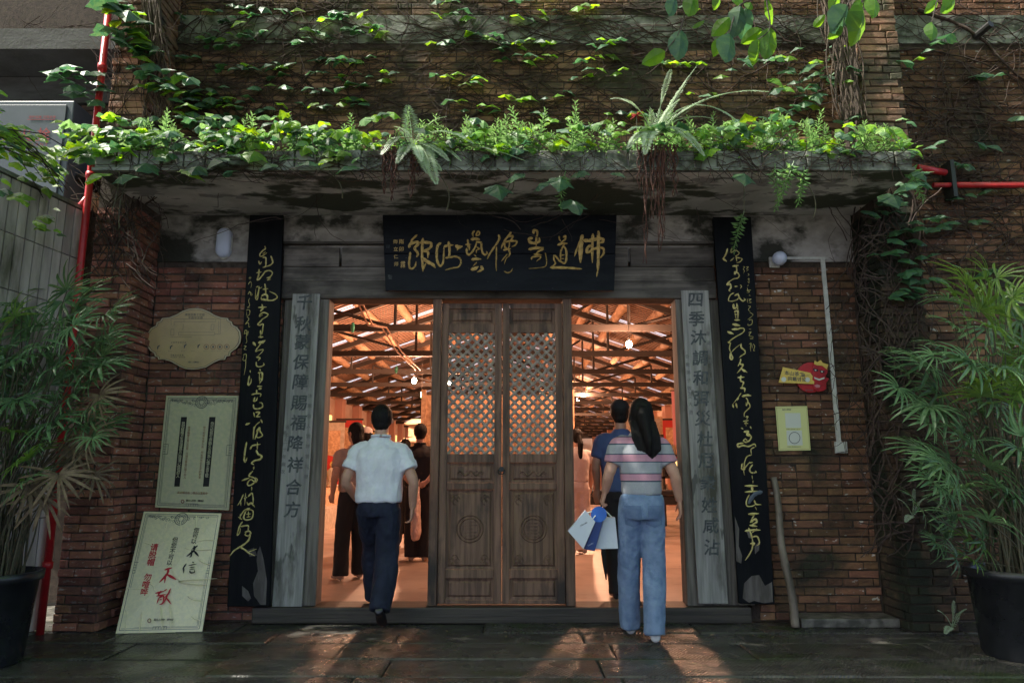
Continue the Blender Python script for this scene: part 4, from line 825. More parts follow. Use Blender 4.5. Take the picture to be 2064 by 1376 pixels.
# ------------------------------------------------------------------ interior hall
FZ = .10; HX0, HX1 = -5.3, 5.3; HY1 = 42.; EH = 3.35; SL = .36
for bb in ((HX0, HX1, 1.25, HY1), (-3.3, 3.3, .21, 1.249)): tag(MB().box(*bb, -.05, FZ).build('hall_floor', 'hall_floor'), kind='structure')
hw = thing('hall_building', 'long brick hall seen through the doorway, with timber roof and yellow windows', 'building', (0, 10, 0))
for s_ in (-1, 1):
    MB().box(s_ * 5.3, s_ * 5.5, 1.3, HY1, 0, EH).build('side_wall', 'hall_wall', hw)
    for i in range(16):
        y = 3.6 + i * 2.4; MB().box(s_ * 5.08, s_ * 5.3, y - .22, y + .22, FZ, EH).build('pilaster', 'hall_pilaster', hw)
        if i < 15:
            f_ = MB().box(s_ * 5.25, s_ * 5.299, y + .7, y + 1.7, 1.25, 2.85).build('window', 'hall_pilaster', hw)
            for a in (0, .5): MB().box(s_ * 5.235, s_ * 5.249, y + .76 + a * .92, y + 1.18 + a * .92, 1.31, 2.79).build('pane', 'window_glow', f_)
MB().box(-5.5, 5.5, HY1, HY1 + .2, 0, 6).build('end_wall', 'hall_wall', hw)
MB().box(-3.4, -2.0, .36, .5, 0, 5.4).build('front_wall', 'hall_wall', hw); MB().box(2.0, 5.5, .36, .5, 0, 5.4).build('front_wall', 'hall_wall', hw)
MB().box(-2.0, 2.0, .36, .5, 2.75, 5.4).build('front_wall', 'hall_wall', hw)
sl_ = MB(); y = .6
while y < HY1:
    for s_ in (-1, 1):
        x0, x1 = 0.02 * s_, 5.6 * s_; z0 = EH + SL * 5.3 + .12; z1 = z0 - SL * 5.6
        sl_.add([(x0, y, z0), (x1, y, z1), (x1, y + .055, z1), (x0, y + .055, z0), (x0, y, z0 + .008), (x1, y, z1 + .008), (x1, y + .055, z1 + .008), (x0, y + .055, z0 + .008)], [(0, 1, 2, 3), (0, 4, 5, 1), (2, 6, 7, 3), (4, 7, 6, 5)])
    y += .15
tag(sl_.build('roof_slats', 'slat_wood', hw), kind='stuff')
for i in range(17):
    ya, yb = .36 + i * 2.4, .36 + (i + 1) * 2.4 - .24
    for s_ in (-1, 1):
        z0 = EH + SL * 5.3 + .19; z1 = z0 - SL * 5.7
        MB().prism([(0, ya, z0), (s_ * 5.7, ya, z1), (s_ * 5.7, yb, z1), (0, yb, z0)], (0, 0, .05)).build('roof_cover', 'roof_tile', hw)
        MB().prism([(0, yb + .002, z0), (s_ * 5.7, yb + .002, z1), (s_ * 5.7, yb + .238, z1), (0, yb + .238, z0)], (0, 0, .006)).build('skylight_sheet', 'skylight', hw)
rnd = random.Random(9)
for s_ in (-1, 1):
    for k in range(9):
        x_ = s_ * (.40 + k * .62); z_ = EH + SL * (5.3 - abs(x_)) + .03; yy = .5
        while yy < 41:
            ln = 2.4; r0 = rnd.uniform(.08, .11)
            MB().tube([(x_, yy, z_), (x_ + rnd.uniform(-.02, .02), yy + ln + .1, z_)], r0, 8, r2=r0 * rnd.uniform(.8, 1)).build('purlin', 'log', hw, smooth=True); yy += ln
for i in range(17):
    y = 2.1 + i * 2.4; tr_ = MB(); H0 = EH - .02; top = EH + SL * 5.3 - .1
    MB().box(-5.2, 5.2, y - .04, y + .04, H0 - .06, H0 + .04).build('tie_beam', 'truss', hw)
    for s_ in (-1, 1):
        MB().prism([(0, y - .05, top), (s_ * 5.2, y - .05, H0 + .06), (s_ * 5.2, y - .05, H0 - .03), (0, y - .05, top - .13)], (0, .1, 0)).build('rafter', 'truss', hw)
        for a in (.0, .34, .67):
            xa_ = s_ * 5.2 * a; zt_ = top - SL * 5.2 * a - .1
            if a > 0: tr_.tube([(xa_, y, H0), (xa_, y, zt_)], .025, 5)
            xb_ = s_ * 5.2 * (a + .33); zb_ = top - SL * 5.2 * (a + .33) - .1
            tr_.tube([(xa_, y, H0), (xb_, y, max(zb_, H0))], .028, 5)
    tr_.tube([(0, y, H0), (0, y, top)], .03, 5); tr_.build('truss_web', 'truss', hw)
# bulbs
def hall_bulb(p, label, energy):
    t = thing('hanging_bulb', label, 'lamp', p); MB().ball(p, .045, .045, .055, 12, 8).build('bulb', 'bulb', t, smooth=True)
    MB().tube([p + Vector((0, 0, .05)), p + Vector((0, 0, 1.2))], .006, 5).build('cord', 'truss', t)
    MB().tube([p + Vector((0, 0, .045)), p + Vector((0, 0, .1))], .02, 8).build('socket', 'truss', t)
    if energy:
        l = bpy.data.lights.new('bulb_light', 'POINT'); l.energy = energy; l.color = (1, .49, .28); l.shadow_soft_size = .12
        lo = bpy.data.objects.new('bulb_light', l); col.objects.link(lo); lo.parent = t; lo.location = (0, 0, -.08)
EN = 235
hall_bulb(at(835, 767, 7.5), 'bright bare bulb above the crowd, over the white-shirted man', EN)
hall_bulb(at(1268, 694, 4.2), 'bright bare bulb above the woman with black hair', EN * .6)
hall_bulb(at(1176, 796, 14), 'small distant bulb beside the wooden screen', EN)
hall_bulb(at(1164, 806, 20), 'smallest bulb deepest in the hall', EN)
hall_bulb(at(905, 770, 10.5), 'added bulb behind the door lattice, brightening the hall', EN)  # extra bulb added to brighten the hall
hall_bulb(Vector((-.42, 3.3, 3.3)), 'added unseen bulb just inside, hidden behind the door leaves', EN * .3)  # unseen bulb added to light the screen behind the doors
for i, y in enumerate((25, 34)): hall_bulb(Vector((.3, y, 2.6)), ('added bulb far down the hall beyond the lattice', 'last added bulb before the end wall of the hall')[i], EN)  # unseen bulbs added to carry light down the hall
# things inside
t = thing('carved_screen', 'tall carved orange wood screen standing behind the double doors', 'screen', (-.2, 5, FZ))
MB().box(-1.36, .94, 5.0, 5.06, FZ, 2.36).build('screen_board', 'carved_screen', t)
for x_ in (-1.40, -.95, -.49, -.03, .43, .89): MB().box(x_, x_ + .07, 4.95, 4.998, FZ, 2.44).build('screen_post', 'carved_screen', t)
for k in range(5):
    m_ = MB(); rnd = random.Random(4 + k)
    for i in range(16): m_.ball((-1.2 + k * .46 + rnd.uniform(-.13, .15), 4.995, rnd.uniform(.9, 2.25)), .05 * rnd.uniform(.5, 1), .02, .05, 6, 4)
    m_.build('carving', 'carved_screen', t)
def pagoda(x, y, label, s_=1):
    t = thing('stone_pagoda', label, 'sculpture', (x, y, FZ)); MB().box(x - .3 * s_, x + .3 * s_, y - .3, y + .3, FZ, FZ + .7).build('plinth', 'stone_pale', t)
    for i in range(4):
        z = FZ + .7 + i * .36 * s_; r = (.26 - i * .04) * s_; MB().box(x - r, x + r, y - r, y + r, z, z + .24 * s_).build('storey', 'stone_pale', t)
        MB().lathe((x, y, z + .24 * s_), [(r * 1.9, 0), (r * 1.95, .03), (r * 1.0, .10 * s_), (r * .8, .119 * s_)], 8).build('eave', 'stone_pale', t)
pagoda(-1.95, 8.6, 'pale stone pagoda showing past the shoulder of the white-shirted man')
t = thing('display_shelf', 'long display shelf with statuettes along the hall wall, behind the tan-shirted woman', 'shelf', (-3.6, 6, FZ))
MB().box(-4.6, -3.5, 5.2, 24, FZ, .5).build('plinth', 'stone_pale', t); MB().box(-4.8, -3.75, 5.4, 24, .501, .85).build('counter', 'carved_screen', t)
rnd = random.Random(12)
for i in range(24):
    y = 6.2 + i * .62; x_ = -3.9 - rnd.random() * .3; h = rnd.uniform(.35, .85); b = thing('statuette', 'small carved statuette standing on the display shelf', 'statuette', (x_, y, .85), 'statuettes on the display shelf')
    MB().lathe((x_, y, .851), [(.14, 0), (.15, .05), (.09, .08), (.13, h * .4), (.14, h * .6), (.05, h * .75)], 10).build('body', random.Random(i).choice(('stone_pale', 'gold', 'red_cloth', 'carved_screen')), b, smooth=True)
    MB().ball((x_, y, .85 + h * .86), .07, .07, .08, 10, 6).build('head', 'gold', b, smooth=True)
for k, y in enumerate((7.6, 10.4)):
    c = MB(); 
    for i in range(6):
        c.prism([(-4.3 + i * .13, y, 1.05), (-4.18 + i * .13, y - .03, 1.02), (-4.16 + i * .13, y - .02, 1.52), (-4.32 + i * .13, y, 1.56)], (0, .03, 0))
    tag(c.build('red_drape', 'red_cloth'), ('red cloth drape over the shelf close to the doorway', 'red cloth drape over the shelf further down')[k], 'cloth')
t = thing('black_table', 'long black table deeper in the hall between the two women', 'table', (1.35, 7.0, FZ)); MB().box(.75, 3.6, 6.7, 7.6, .78, .86).build('tabletop', 'black_cloth', t)
for x_, y_ in ((.8, 6.75), (3.5, 6.75), (.8, 7.5), (3.5, 7.5)): MB().box(x_, x_ + .07, y_, y_ + .07, FZ, .779).build('leg', 'black_cloth', t)
MB().box(.8, 3.5, 6.73, 6.75, .62, .775).build('apron', 'black_cloth', t)
for i, (x_, z0, z1) in enumerate(((2.45, 1.5, 2.4), (2.95, 1.3, 2.35))):
    t = thing('framed_picture', ('pale framed picture leaning on the far table', 'tall pale framed picture beside the pink banner')[i], 'picture', (x_, 8.2 + i, FZ)); MB().box(x_ - .25, x_ + .25, 8.2 + i, 8.24 + i, z0, z1).build('frame', 'carved_screen', t); MB().box(x_ - .2, x_ + .2, 8.19 + i, 8.199 + i, z0 + .06, z1 - .06).build('picture', 'window_glow' if False else 'stone_pale', t)
t = thing('hanging_banner', 'pink vertical banner beside the inner edge of the doorway', 'banner', (3.3, 8, 1.5)); MB().box(3.15, 3.42, 8, 8.02, 1.7, 2.75).build('banner_cloth', 'banner_pink', t); MB().tube([(3.12, 8.01, 2.76), (3.45, 8.01, 2.76)], .012, 6).build('rod', 'truss', t)
t = thing('dark_cabinet', 'dark shelving rack of hanging souvenirs on the far side of the hall', 'rack', (3.7, 9, FZ)); 
for z in (.6, 1.05, 1.5): MB().box(3.1, 4.6, 8.9, 9.3, z, z + .04).build('shelf', 'truss', t)
for x_ in (3.1, 3.8, 4.55): MB().box(x_, x_ + .05, 8.9, 9.3, FZ, 1.95).build('upright', 'truss', t)
rnd = random.Random(15)
for i in range(24):
    x_ = 3.2 + (i % 8) * .17; z_ = (.64, 1.09, 1.54)[i // 8]; h = rnd.uniform(.12, .3)
    b = MB().lathe((x_, 9.05, z_), [(.05, 0), (.06, h * .4), (.03, h * .8), (.02, h)], 8).build('vase', rnd.choice(('stone_pale', 'truss', 'gold', 'red_cloth')), smooth=True); tag(b, 'small vase standing on the dark shelving rack', 'vase', 'vases on the shelving rack')
t = thing('wooden_column', 'carved orange column beside the bulb in the hall', 'column', (.75, 4.6, FZ)); MB().box(.78, .90, 4.6, 4.72, FZ, 2.35).build('shaft', 'carved_screen', t)
for i, (y, z0, z1, m_) in enumerate(((9.3, 1.5, 2.5, 'gold'), (12.0, 1.45, 2.4, 'stone_pale'), (14.1, 1.5, 2.6, 'red_cloth'), (16.6, 1.4, 2.4, 'gold'))):
    for s_ in (-1, 1):
        t = thing('hanging_scroll', ('hanging scroll on the shelf side of the hall', 'hanging scroll on the rack side of the hall')[s_ > 0] + (', closest to the door', ', second into the hall', ', red one deeper in', ', deepest in the hall')[i], 'scroll', (s_ * 4.9, y, z0)); MB().box(s_ * 4.2, s_ * 4.9, y, y + .03, z0, z1).build('scroll_paper', m_, t); MB().box(s_ * 4.17, s_ * 4.93, y - .01, y + .04, z1, z1 + .05).build('rod', 'truss', t); MB().box(s_ * 4.3, s_ * 4.8, y - .008, y - .001, z0 + .15, z1 - .2).build('picture', 'carved_screen', t)
for k, (x_, y_, Y) in enumerate(((711, 660, 3.2), (799, 745, 6), (850, 795, 8))):
    p = at(x_, y_, Y); t = thing('glass_pendant', ('green glass drop nearest the doorway head', 'green glass drop beyond the first tie beam', 'small green glass drop beside the bulb')[k], 'ornament', p); MB().ball(p, .028, .028, .07, 8, 8).build('drop', 'green_glass', t, smooth=True); MB().tube([p + Vector((0, 0, .06)), p + Vector((0, 0, .9))], .003, 4).build('string', 'truss', t)
t = thing('cable_tray', 'loose electric cables slung diagonally under the hall roof', 'cable', at(730, 620, 2.6)); m_ = MB()
for dx_ in (0, 9): m_.tube([at(722 + dx_, 612, 2.6), at(742 + dx_, 655, 3.5), at(770 + dx_, 660, 4.2), at(800 + dx_, 708, 5.5), at(838 + dx_, 745, 7)], .012, 6)
m_.build('cable', 'slat_wood', t)
#PART2
# ------------------------------------------------------------------ leaves, vines, plants
def leaf_mesh(outline, mid, m, name, droop=.0, seed=0):
    """outline: right half points from base to tip; mid: midrib heights"""
    rnd = random.Random(seed); k = len(outline); vs = []; fs = []
    ys = [p[1] for p in outline]
    rib = [(0, y, mid * math.sin(math.pi * max(0, min(1, y))) - droop * y * y) for y in [max(0, q) * .98 for q in ys]]
    rib[0] = (0, 0, 0); rib[-1] = (0, 1, -droop)
    for s_ in (1, -1):
        b0 = len(vs)
        for i, (x, y) in enumerate(outline):
            vs.append((s_ * x * (1 + rnd.uniform(-.1, .1)), y, -abs(x) * .38 * (1 + rnd.uniform(-.3, .3)) - droop * y * y + rnd.uniform(-.03, .03)))
            vs.append(rib[i])
        for i in range(k - 1):
            f = (b0 + 2 * i, b0 + 2 * i + 2, b0 + 2 * i + 3, b0 + 2 * i + 1); fs.append(f if s_ > 0 else f[::-1])
    me = bpy.data.meshes.new(name); me.from_pydata(vs, [], fs); me.materials.append(MATS[m]); me.update()
    return me
IVY = [(0.02, 0), (.26, -.14), (.48, -.02), (.50, .14), (.66, .36), (.42, .40), (.36, .58), (.16, .80), (0.01, 1)]
IVY2 = [(0.02, 0), (.30, -.10), (.46, .10), (.44, .30), (.52, .48), (.30, .55), (.20, .78), (0.01, 1)]
POINTY = [(0.02, 0), (.20, .12), (.30, .35), (.26, .55), (.14, .78), (0.01, 1)]
OVAL = [(0.02, 0), (.20, .10), (.30, .30), (.31, .52), (.22, .75), (.10, .92), (0.01, 1)]
LM = {}
def leaf_set(m, kinds=(IVY, IVY2)):
    k = (m, id(kinds[0]))
    if k not in LM: LM[k] = [leaf_mesh(kinds[i % len(kinds)], .07, m, 'leaf', (.12, .25, .4, .18)[i % 4], i) for i in range(5)]
    return LM[k]
def frame(tip, nrm):
    y = tip.normalized(); z = nrm - y * nrm.dot(y); z.normalize(); x = y.cross(z)
    return Matrix((x, y, z)).transposed().to_4x4()
def put(name, me, parent, p, tip, nrm, size):
    o = bpy.data.objects.new(name, me); col.objects.link(o); o.parent = parent
    o.matrix_basis = Matrix.Translation(p - root(parent)) @ frame(tip, nrm) @ Matrix.Scale(size, 4); return o
RV = random.Random(21)
def ivy_leaf(parent, p, mats, size, wild=.35, down=-.5):
    tip = Vector((RV.uniform(-.7, .7), -1, (RV.choice((-1.5, -1.0, -.7, .15)) if down == 9 else down) + RV.uniform(-wild, wild))); n = Vector((RV.uniform(-.35, .35), RV.uniform(-.3, .1), 1))
    put('leaf', RV.choice(leaf_set(RV.choice(mats))), parent, p, tip, n, size * RV.uniform(.7, 1.25))
def chain(parent, x, y, Y, n, mats, size, slope=0, gap=24, off=.07, down=-.5):
    px_, py_ = x, y; dirn = RV.choice((-1, 1))
    for i in range(n):
        p = at(px_, py_, Y - off * RV.uniform(.4, 1.5)); ivy_leaf(parent, p, mats, size, down=down); px_ += dirn * gap * RV.uniform(.5, 1.3); py_ += dirn * gap * slope * RV.uniform(.2, 1.6) + RV.uniform(-7, 7)
def vines(parent, x0, x1, y0, y1, Y, n, ang=0, spread=.35, step=11, ln=(10, 34), r=.0035, m='vine_stem', name='vine_stems'):
    mb = MB()
    for i in range(n):
        x, y = RV.uniform(x0, x1), RV.uniform(y0, y1); a = ang + RV.gauss(0, spread); a += math.pi * RV.randrange(2); pts = []
        rr = r * RV.uniform(.5, 1.5); o_ = RV.uniform(.008, .03)
        for k in range(RV.randint(*ln)):
            pts.append(at(x, y, Y - o_)); a += RV.gauss(0, .22); t = (ang if math.cos(a - ang) > 0 else ang + math.pi); a += (t - a + math.pi) % (2 * math.pi) * .0 if False else 0
            x += step * math.cos(a); y += step * math.sin(a) * .9
            if x < x0 - 40 or x > x1 + 40 or y < y0 - 30 or y > y1 + 25: break
        if len(pts) > 3: mb.tube(pts, rr, 3, False, r2=rr * .6)
    return tag(mb.build(name, m, parent, fix=False), kind='stuff')

D, B = ['leaf_ivy'], ['leaf_bright']; DB = ['leaf_ivy', 'leaf_ivy', 'leaf_bright']
iv = thing('ivy', 'dark glossy ivy trailing down the pier next to the red downpipe', 'ivy', at(290, 250, -.42))
for i in range(17): chain(iv, 250 + i * 9 + RV.uniform(-25, 25), 15 + i * 14, -.45, 4, D + ['leaf_ivy', 'leaf_bright'], .15, .5, 20)
for i in range(5): chain(iv, 150 + RV.uniform(-10, 20), 135 + i * 12, -.45, 3, D, .15, .2)
for x, y in ((215, 5), (240, 15), (262, 22), (225, 65), (255, 85), (230, 10)): ivy_leaf(iv, at(x, y, -.6), D, .2)
vines(iv, 215, 330, 0, 260, -.42, 60, 1.2, .5)
rb = MB()
for i in range(26):
    x0 = RV.uniform(285, 325); pts = [at(x0 + 20 * math.sin(k * .5 + i) * (k / 16) + (k * 1.2), -10 + k * 17, -.43 - .03 * RV.random()) for k in range(16)]; rb.tube(pts, RV.uniform(.004, .012), 5, r2=.003)
rb.build('root_bundle', 'root_brown', iv, smooth=True)
iv = thing('ivy', 'dark ivy leaves and tangled stems on the old wall beside the root-covered pier', 'ivy', at(550, 240, 0))
for i in range(46): chain(iv, RV.uniform(350, 740), RV.uniform(5, 235), 0, RV.randint(2, 5), DB + D, .11)
vines(iv, 320, 760, 0, 250, 0, 260, 0, .5, r=.0045)
iv = thing('ivy', 'sparse bright and dark ivy on the old wall straight above the name board', 'ivy', at(1080, 240, 0))
for i in range(42): chain(iv, RV.uniform(760, 1400), RV.uniform(0, 235), 0, RV.randint(2, 4), ['leaf_bright', 'leaf_ivy'], .11)
vines(iv, 760, 1420, 0, 250, 0, 330, 0, .4, r=.0045)
vines(iv, 560, 1420, 215, 255, 0, 60, 0, .3)
iv = thing('ivy', 'thin ivy stems and pointed leaves near the root-wrapped pier', 'ivy', at(1600, 240, 0))
for i in range(20): chain(iv, RV.uniform(1430, 1820), RV.uniform(90, 245), -.1 if i % 2 else -.3, RV.randint(3, 5), D + ['leaf_ivy', 'leaf_bright'], .13, -.35)
vines(iv, 1400, 1690, 0, 250, 0, 150, 0, .5, r=.0045)
rb = MB()
for i in range(34):
    x0 = RV.uniform(1650, 1712); pts = [at(x0 + 9 * math.sin(k * .45 + i * 1.7) + k * 2.2, -12 + k * 15, PY - .02 - .03 * RV.random()) for k in range(18)]; rb.tube(pts, RV.uniform(.004, .013), 5, r2=.004)
rb.build('root_bundle', 'root_brown', iv, smooth=True)
iv = thing('ivy', 'bare creeper stems with a few dark leaves on the long brown wall', 'ivy', at(1950, 300, 0))
for i in range(9): chain(iv, RV.uniform(1850, 2050), RV.uniform(60, 560), -.02, RV.randint(2, 3), D, .13)
for i in range(14): chain(iv, RV.uniform(1800, 1870), 350 + i * 19, -.43, 3, D, .12)
vines(iv, 1790, 2064, 0, 560, -.01, 230, 0, .4, ln=(14, 46), r=.0045); vines(iv, 1770, 1860, 340, 1100, PY, 150, 1.5, .6, r=.006)
for (x0, y0, a_, r_) in ((1740, 95, .18, .012), (1700, 110, .55, .008), (1850, 20, .35, .02), (1800, 210, -.02, .008)):
    pts = []; x, y, a = x0, y0, a_
    for k in range(26): pts.append(at(x, y, -.03 - .02 * math.sin(k))); x += 15 * math.cos(a); y += 15 * math.sin(a); a += RV.gauss(0, .12)
    MB().tube(pts, r_, 5, r2=.003).build('creeper_stem', 'vine_stem', iv, smooth=True)
vines(iv, 1705, 1765, 440, 900, -.2, 60, 1.55, .35, r=.005)
iv = thing('ivy', 'faint creeper stems over the shaded wall behind the hydrant cabinet', 'ivy', at(100, 150, .8)); vines(iv, 0, 200, 10, 190, .83, 60, 0, .8)

CY = -.95
cp = thing('ivy', 'bright green ivy heaped on the canopy edge by the red downpipe', 'ivy', at(450, 290, CY))
for i in range(100): chain(cp, RV.uniform(150, 740), RV.choice((248, 262, 274, 284, 294, 304, 316)) + RV.gauss(0, 9), RV.uniform(-1.0, -.6), RV.randint(3, 5), ['leaf_bright', 'leaf_ivy', 'leaf_herb'], .10, .1, 17, .03, 9)
for x, y in ((330, 318), (300, 330), (390, 345), (400, 335), (470, 345), (515, 305), (545, 330), (620, 325), (660, 320), (700, 335), (205, 350), (250, 352), (150, 300), (165, 295), (480, 312), (445, 318)): ivy_leaf(cp, at(x, y, -1.06), D + B, .15, .2, -.6)
vines(cp, 190, 760, 295, 345, -.985, 110, .1, .7, step=8); vines(cp, 180, 300, 340, 560, PY - .02, 90, 1.5, .4, step=12, r=.005)
cq = thing('ivy', 'bright lobed leaves among the weeds along the canopy edge', 'ivy', at(1300, 290, CY))
for i in range(105): chain(cq, RV.uniform(760, 1850), RV.choice((250, 266, 280, 292, 300, 312)) + RV.gauss(0, 9), RV.uniform(-1.0, -.6), RV.randint(2, 4), ['leaf_bright', 'leaf_bright', 'leaf_ivy', 'leaf_herb'], .10, -.05, 18, .03, 9)
for x, y in ((1000, 372), (1042, 350), (1088, 370), (1130, 357), (1168, 345), (1245, 348), (1150, 402), (1500, 350), (1850, 345), (1855, 365), (1825, 370), (1790, 390)): ivy_leaf(cq, at(x, y, -1.05), D, .16, .2, -.8)
vines(cq, 770, 1840, 295, 345, -.99, 200, .1, .9, step=8)
vines(cq, 380, 1650, 345, 470, -.5, 34, .2, .9, step=11, r=.0025)
hv = MB()
for (x0, y0, x1, y1, sg_) in ((1012, 345, 1020, 395, 20), (1052, 345, 1022, 398, -10), (885, 350, 900, 425, 12), (235, 290, 225, 430, 10), (262, 350, 240, 460, -8), (1600, 345, 1640, 440, 20), (1500, 345, 1500, 430, 0), (1170, 320, 1170, 350, 0), (660, 340, 690, 400, 10)):
    hv.tube([at(x0 + (x1 - x0) * k / 8 + sg_ * math.sin(math.pi * k / 8), y0 + (y1 - y0) * k / 8, -.98) for k in range(9)], .0045, 4)
hv.build('hanging_stem', 'cane', cq)

# small undergrowth carpet on the canopy
ug = MB()
for i in range(2600):
    x = RV.uniform(-3.15, 3.03); y = RV.uniform(-1.0, -.5); z = 3.62 + RV.random() ** 2 * .13 - (.10 * RV.random() if y < -.93 else 0)
    s_ = RV.uniform(.012, .032); a = RV.uniform(0, 6.28); c = Vector((x, y - (.03 if y < -.93 else 0), z)); t_ = Vector((math.cos(a), math.sin(a), RV.uniform(-.3, .6))) * s_; q = Vector((-math.sin(a), math.cos(a), RV.uniform(-.3, .3))) * s_ * .45
    ug.add([c, c + t_ * .5 + q, c + t_, c + t_ * .5 - q], [(0, 1, 2, 3)])
tag(ug.build('undergrowth', 'leaf_herb', fix=False), 'carpet of tiny leaves along the canopy edge', 'undergrowth', kind='stuff')
# weeds with narrow leaves
def herb_mesh(seed, h):
    rnd = random.Random(seed); mb = MB(); k = int(h / .02); bend = rnd.uniform(-.06, .06)
    P_ = [Vector((bend * (i / k) ** 2, rnd.uniform(-.002, .002) - .03 * (i / k), h * i / k)) for i in range(k + 1)]
    mb.tube(P_, .0035, 4, r2=.0015)
    for i in range(2, k + 1):
        a0 = i * 1.3 + rnd.random(); f = i / k
        for q in range(3):
            a = a0 + q * 2.1; L_ = (.075 - .045 * f) * rnd.uniform(.8, 1.2); w_ = L_ * .17; d_ = Vector((math.cos(a), math.sin(a), 0)); s_ = Vector((-d_.y, d_.x, 0)); p = P_[i]
            m1 = p + d_ * L_ * .5 + Vector((0, 0, L_ * .38)); e = p + d_ * L_ + Vector((0, 0, L_ * (.30 + .4 * f - .25 * (1 - f))))
            mb.add([p, m1 - s_ * w_, e, m1 + s_ * w_], [(0, 1, 2), (0, 2, 3)])
    return mb.mesh('weed_plant')
HB_ = [herb_mesh(i, h) for i, h in enumerate((.22, .28, .34, .40, .30))]
for me in HB_: me.materials.append(MATS['leaf_herb'])
spots = [(810, 0), (872, 3), (905, 2), (935, 2), (995, 3), (1012, 1), (1030, 2), (1060, 1), (1082, 4), (1088, 2), (1110, 0), (1150, 3), (1165, 3), (1180, 2), (1215, 3), (1228, 1), (1245, 0), (1330, 2), (1345, 3), (1360, 4), (1375, 1), (1400, 2), (1460, 0), (1480, 1), (1560, 1), (1600, 2), (1632, 3), (1645, 2), (1665, 1), (1690, 0), (1735, 2), (1745, 1), (1790, 0), (1815, 0), (460, 0), (320, 3), (335, 1), (240, 0), (180, 0), (950, 1), (965, 0), (1130, 0), (1200, 0), (1290, 1), (1420, 0), (1530, 0), (1700, 1)]
spots += [(RV.uniform(760, 1850), RV.randrange(5)) for _ in range(46)] + [(RV.uniform(200, 740), RV.randrange(3)) for _ in range(12)]
for x, k in spots:
    Y = RV.uniform(-.93, -.7); p = at(x, 290, Y); p.z = 3.62
    o = bpy.data.objects.new('weed_plant', HB_[k]); col.objects.link(o); o.location = p; o.rotation_euler = (RV.uniform(-.2, .2), RV.uniform(-.25, .25), RV.uniform(0, 6)); o.scale = (1, 1, RV.uniform(.85, 1.15))
    tag(o, 'upright narrow-leaved weed growing out of the canopy soil', 'weed', 'weeds along the canopy edge')
for x, y, Y, L_ in ((1562, 330, -1.03, 4), (1600, 325, -1.03, 3), (1500, 425, -.75, 2), (1620, 335, -1.0, 2), (1140, 345, -1.03, 1), (1835, 330, -.9, 2)):
    p = at(x, y, Y); o = bpy.data.objects.new('weed_plant', HB_[L_]); col.objects.link(o); o.location = p; o.rotation_euler = (RV.uniform(2.6, 3.4), RV.uniform(-.3, .3), RV.uniform(0, 6))
    tag(o, 'narrow-leaved weed hanging head down below the canopy edge', 'weed', 'weeds hanging from the canopy')
# ferns
def frond(parent, pts, width, m='leaf_fern'):
    P_ = smooth_pts([Vector(p) for p in pts], 8); mb = MB(); n = len(P_); mb.tube(P_, .004, 4, r2=.0012); L_ = sum((P_[i + 1] - P_[i]).length for i in range(n - 1)); cnt = max(14, int(L_ / .011))
    for k in range(cnt):
        f = .08 + .92 * k / cnt; i = min(n - 2, int(f * (n - 1))); p = P_[i].lerp(P_[i + 1], f * (n - 1) - i); t_ = (P_[i + 1] - P_[i]).normalized()
        up = Vector((0, -.5, 1)); s_ = t_.cross(up).normalized(); w_ = 1.25 * width * (math.sin(math.pi * min(1, f * .95 + .05)) ** .6) * (1 - f * .35) * RV.uniform(.85, 1.1)
        for sd in (-1, 1):
            d_ = (s_ * sd + t_ * .35 + Vector((0, 0, -.12 * RV.random()))).normalized(); b_ = t_ * .0065
            mb.add([p - b_, p + d_ * w_ * .6 - b_ * .7 + Vector((0, 0, .004)), p + d_ * w_, p + d_ * w_ * .55 + b_], [(0, 1, 2, 3)])
    mb.build('frond', m, parent, fix=False)
def fern(label, cx, cy, Y, ends, m='leaf_fern'):
    c = at(cx, cy, Y); t = thing('fern', label, 'fern', c)
    for (x, y, Y2, sag, w_) in ends:
        e = at(x, y, Y2); md = c.lerp(e, .5) + Vector((0, 0, sag)); frond(t, [c, c.lerp(md, .5) + Vector((0, 0, sag * .3)), md, md.lerp(e, .55) + Vector((0, 0, sag * .2)), e], w_, m)
fern('big silvery fern spilling over the canopy edge above the name board', 832, 292, -.95, [(822, 212, -.95, .02, .07), (768, 312, -1.05, .10, .075), (880, 372, -1.18, .10, .085), (862, 350, -1.12, .06, .07), (955, 290, -1.1, .11, .075), (905, 325, -1.15, .06, .06), (800, 330, -1.1, .05, .06), (900, 235, -1.0, .06, .06), (850, 325, -1.2, .04, .05), (930, 325, -1.05, .08, .05), (795, 255, -.9, .04, .05), (890, 345, -1.05, .03, .05), (1060, 325, -1.08, .07, .04)])
fern('large spreading fern on the canopy edge over the hanging red roots', 1320, 275, -.95, [(1405, 132, -1.15, .03, .085), (1550, 185, -1.0, .14, .09), (1488, 245, -1.15, .20, .07), (1352, 140, -1.2, .05, .07), (1230, 200, -1.1, .12, .06), (1265, 265, -1.1, .06, .05), (1300, 312, -1.2, .10, .065), (1265, 300, -1.1, .08, .06), (1420, 315, -1.2, .14, .075), (1395, 285, -1.1, .06, .06), (1310, 215, -1.0, .03, .05), (1370, 200, -1.0, .04, .06), (1440, 240, -1.1, .08, .06), (1340, 235, -1.1, .0, .05)])
for (x, y, nm) in ((1920, 1265, 'small fern at the foot of the dark pier'), (1840, 1040, 'small fern sprouting from the dark pier brickwork')):
    fern(nm, x, y, -.5, [(x - 30, y - 35, -.6, .03, .03), (x + 28, y - 38, -.6, .03, .03), (x + 3, y - 55, -.6, .01, .03), (x - 15, y + 12, -.65, .02, .03)])
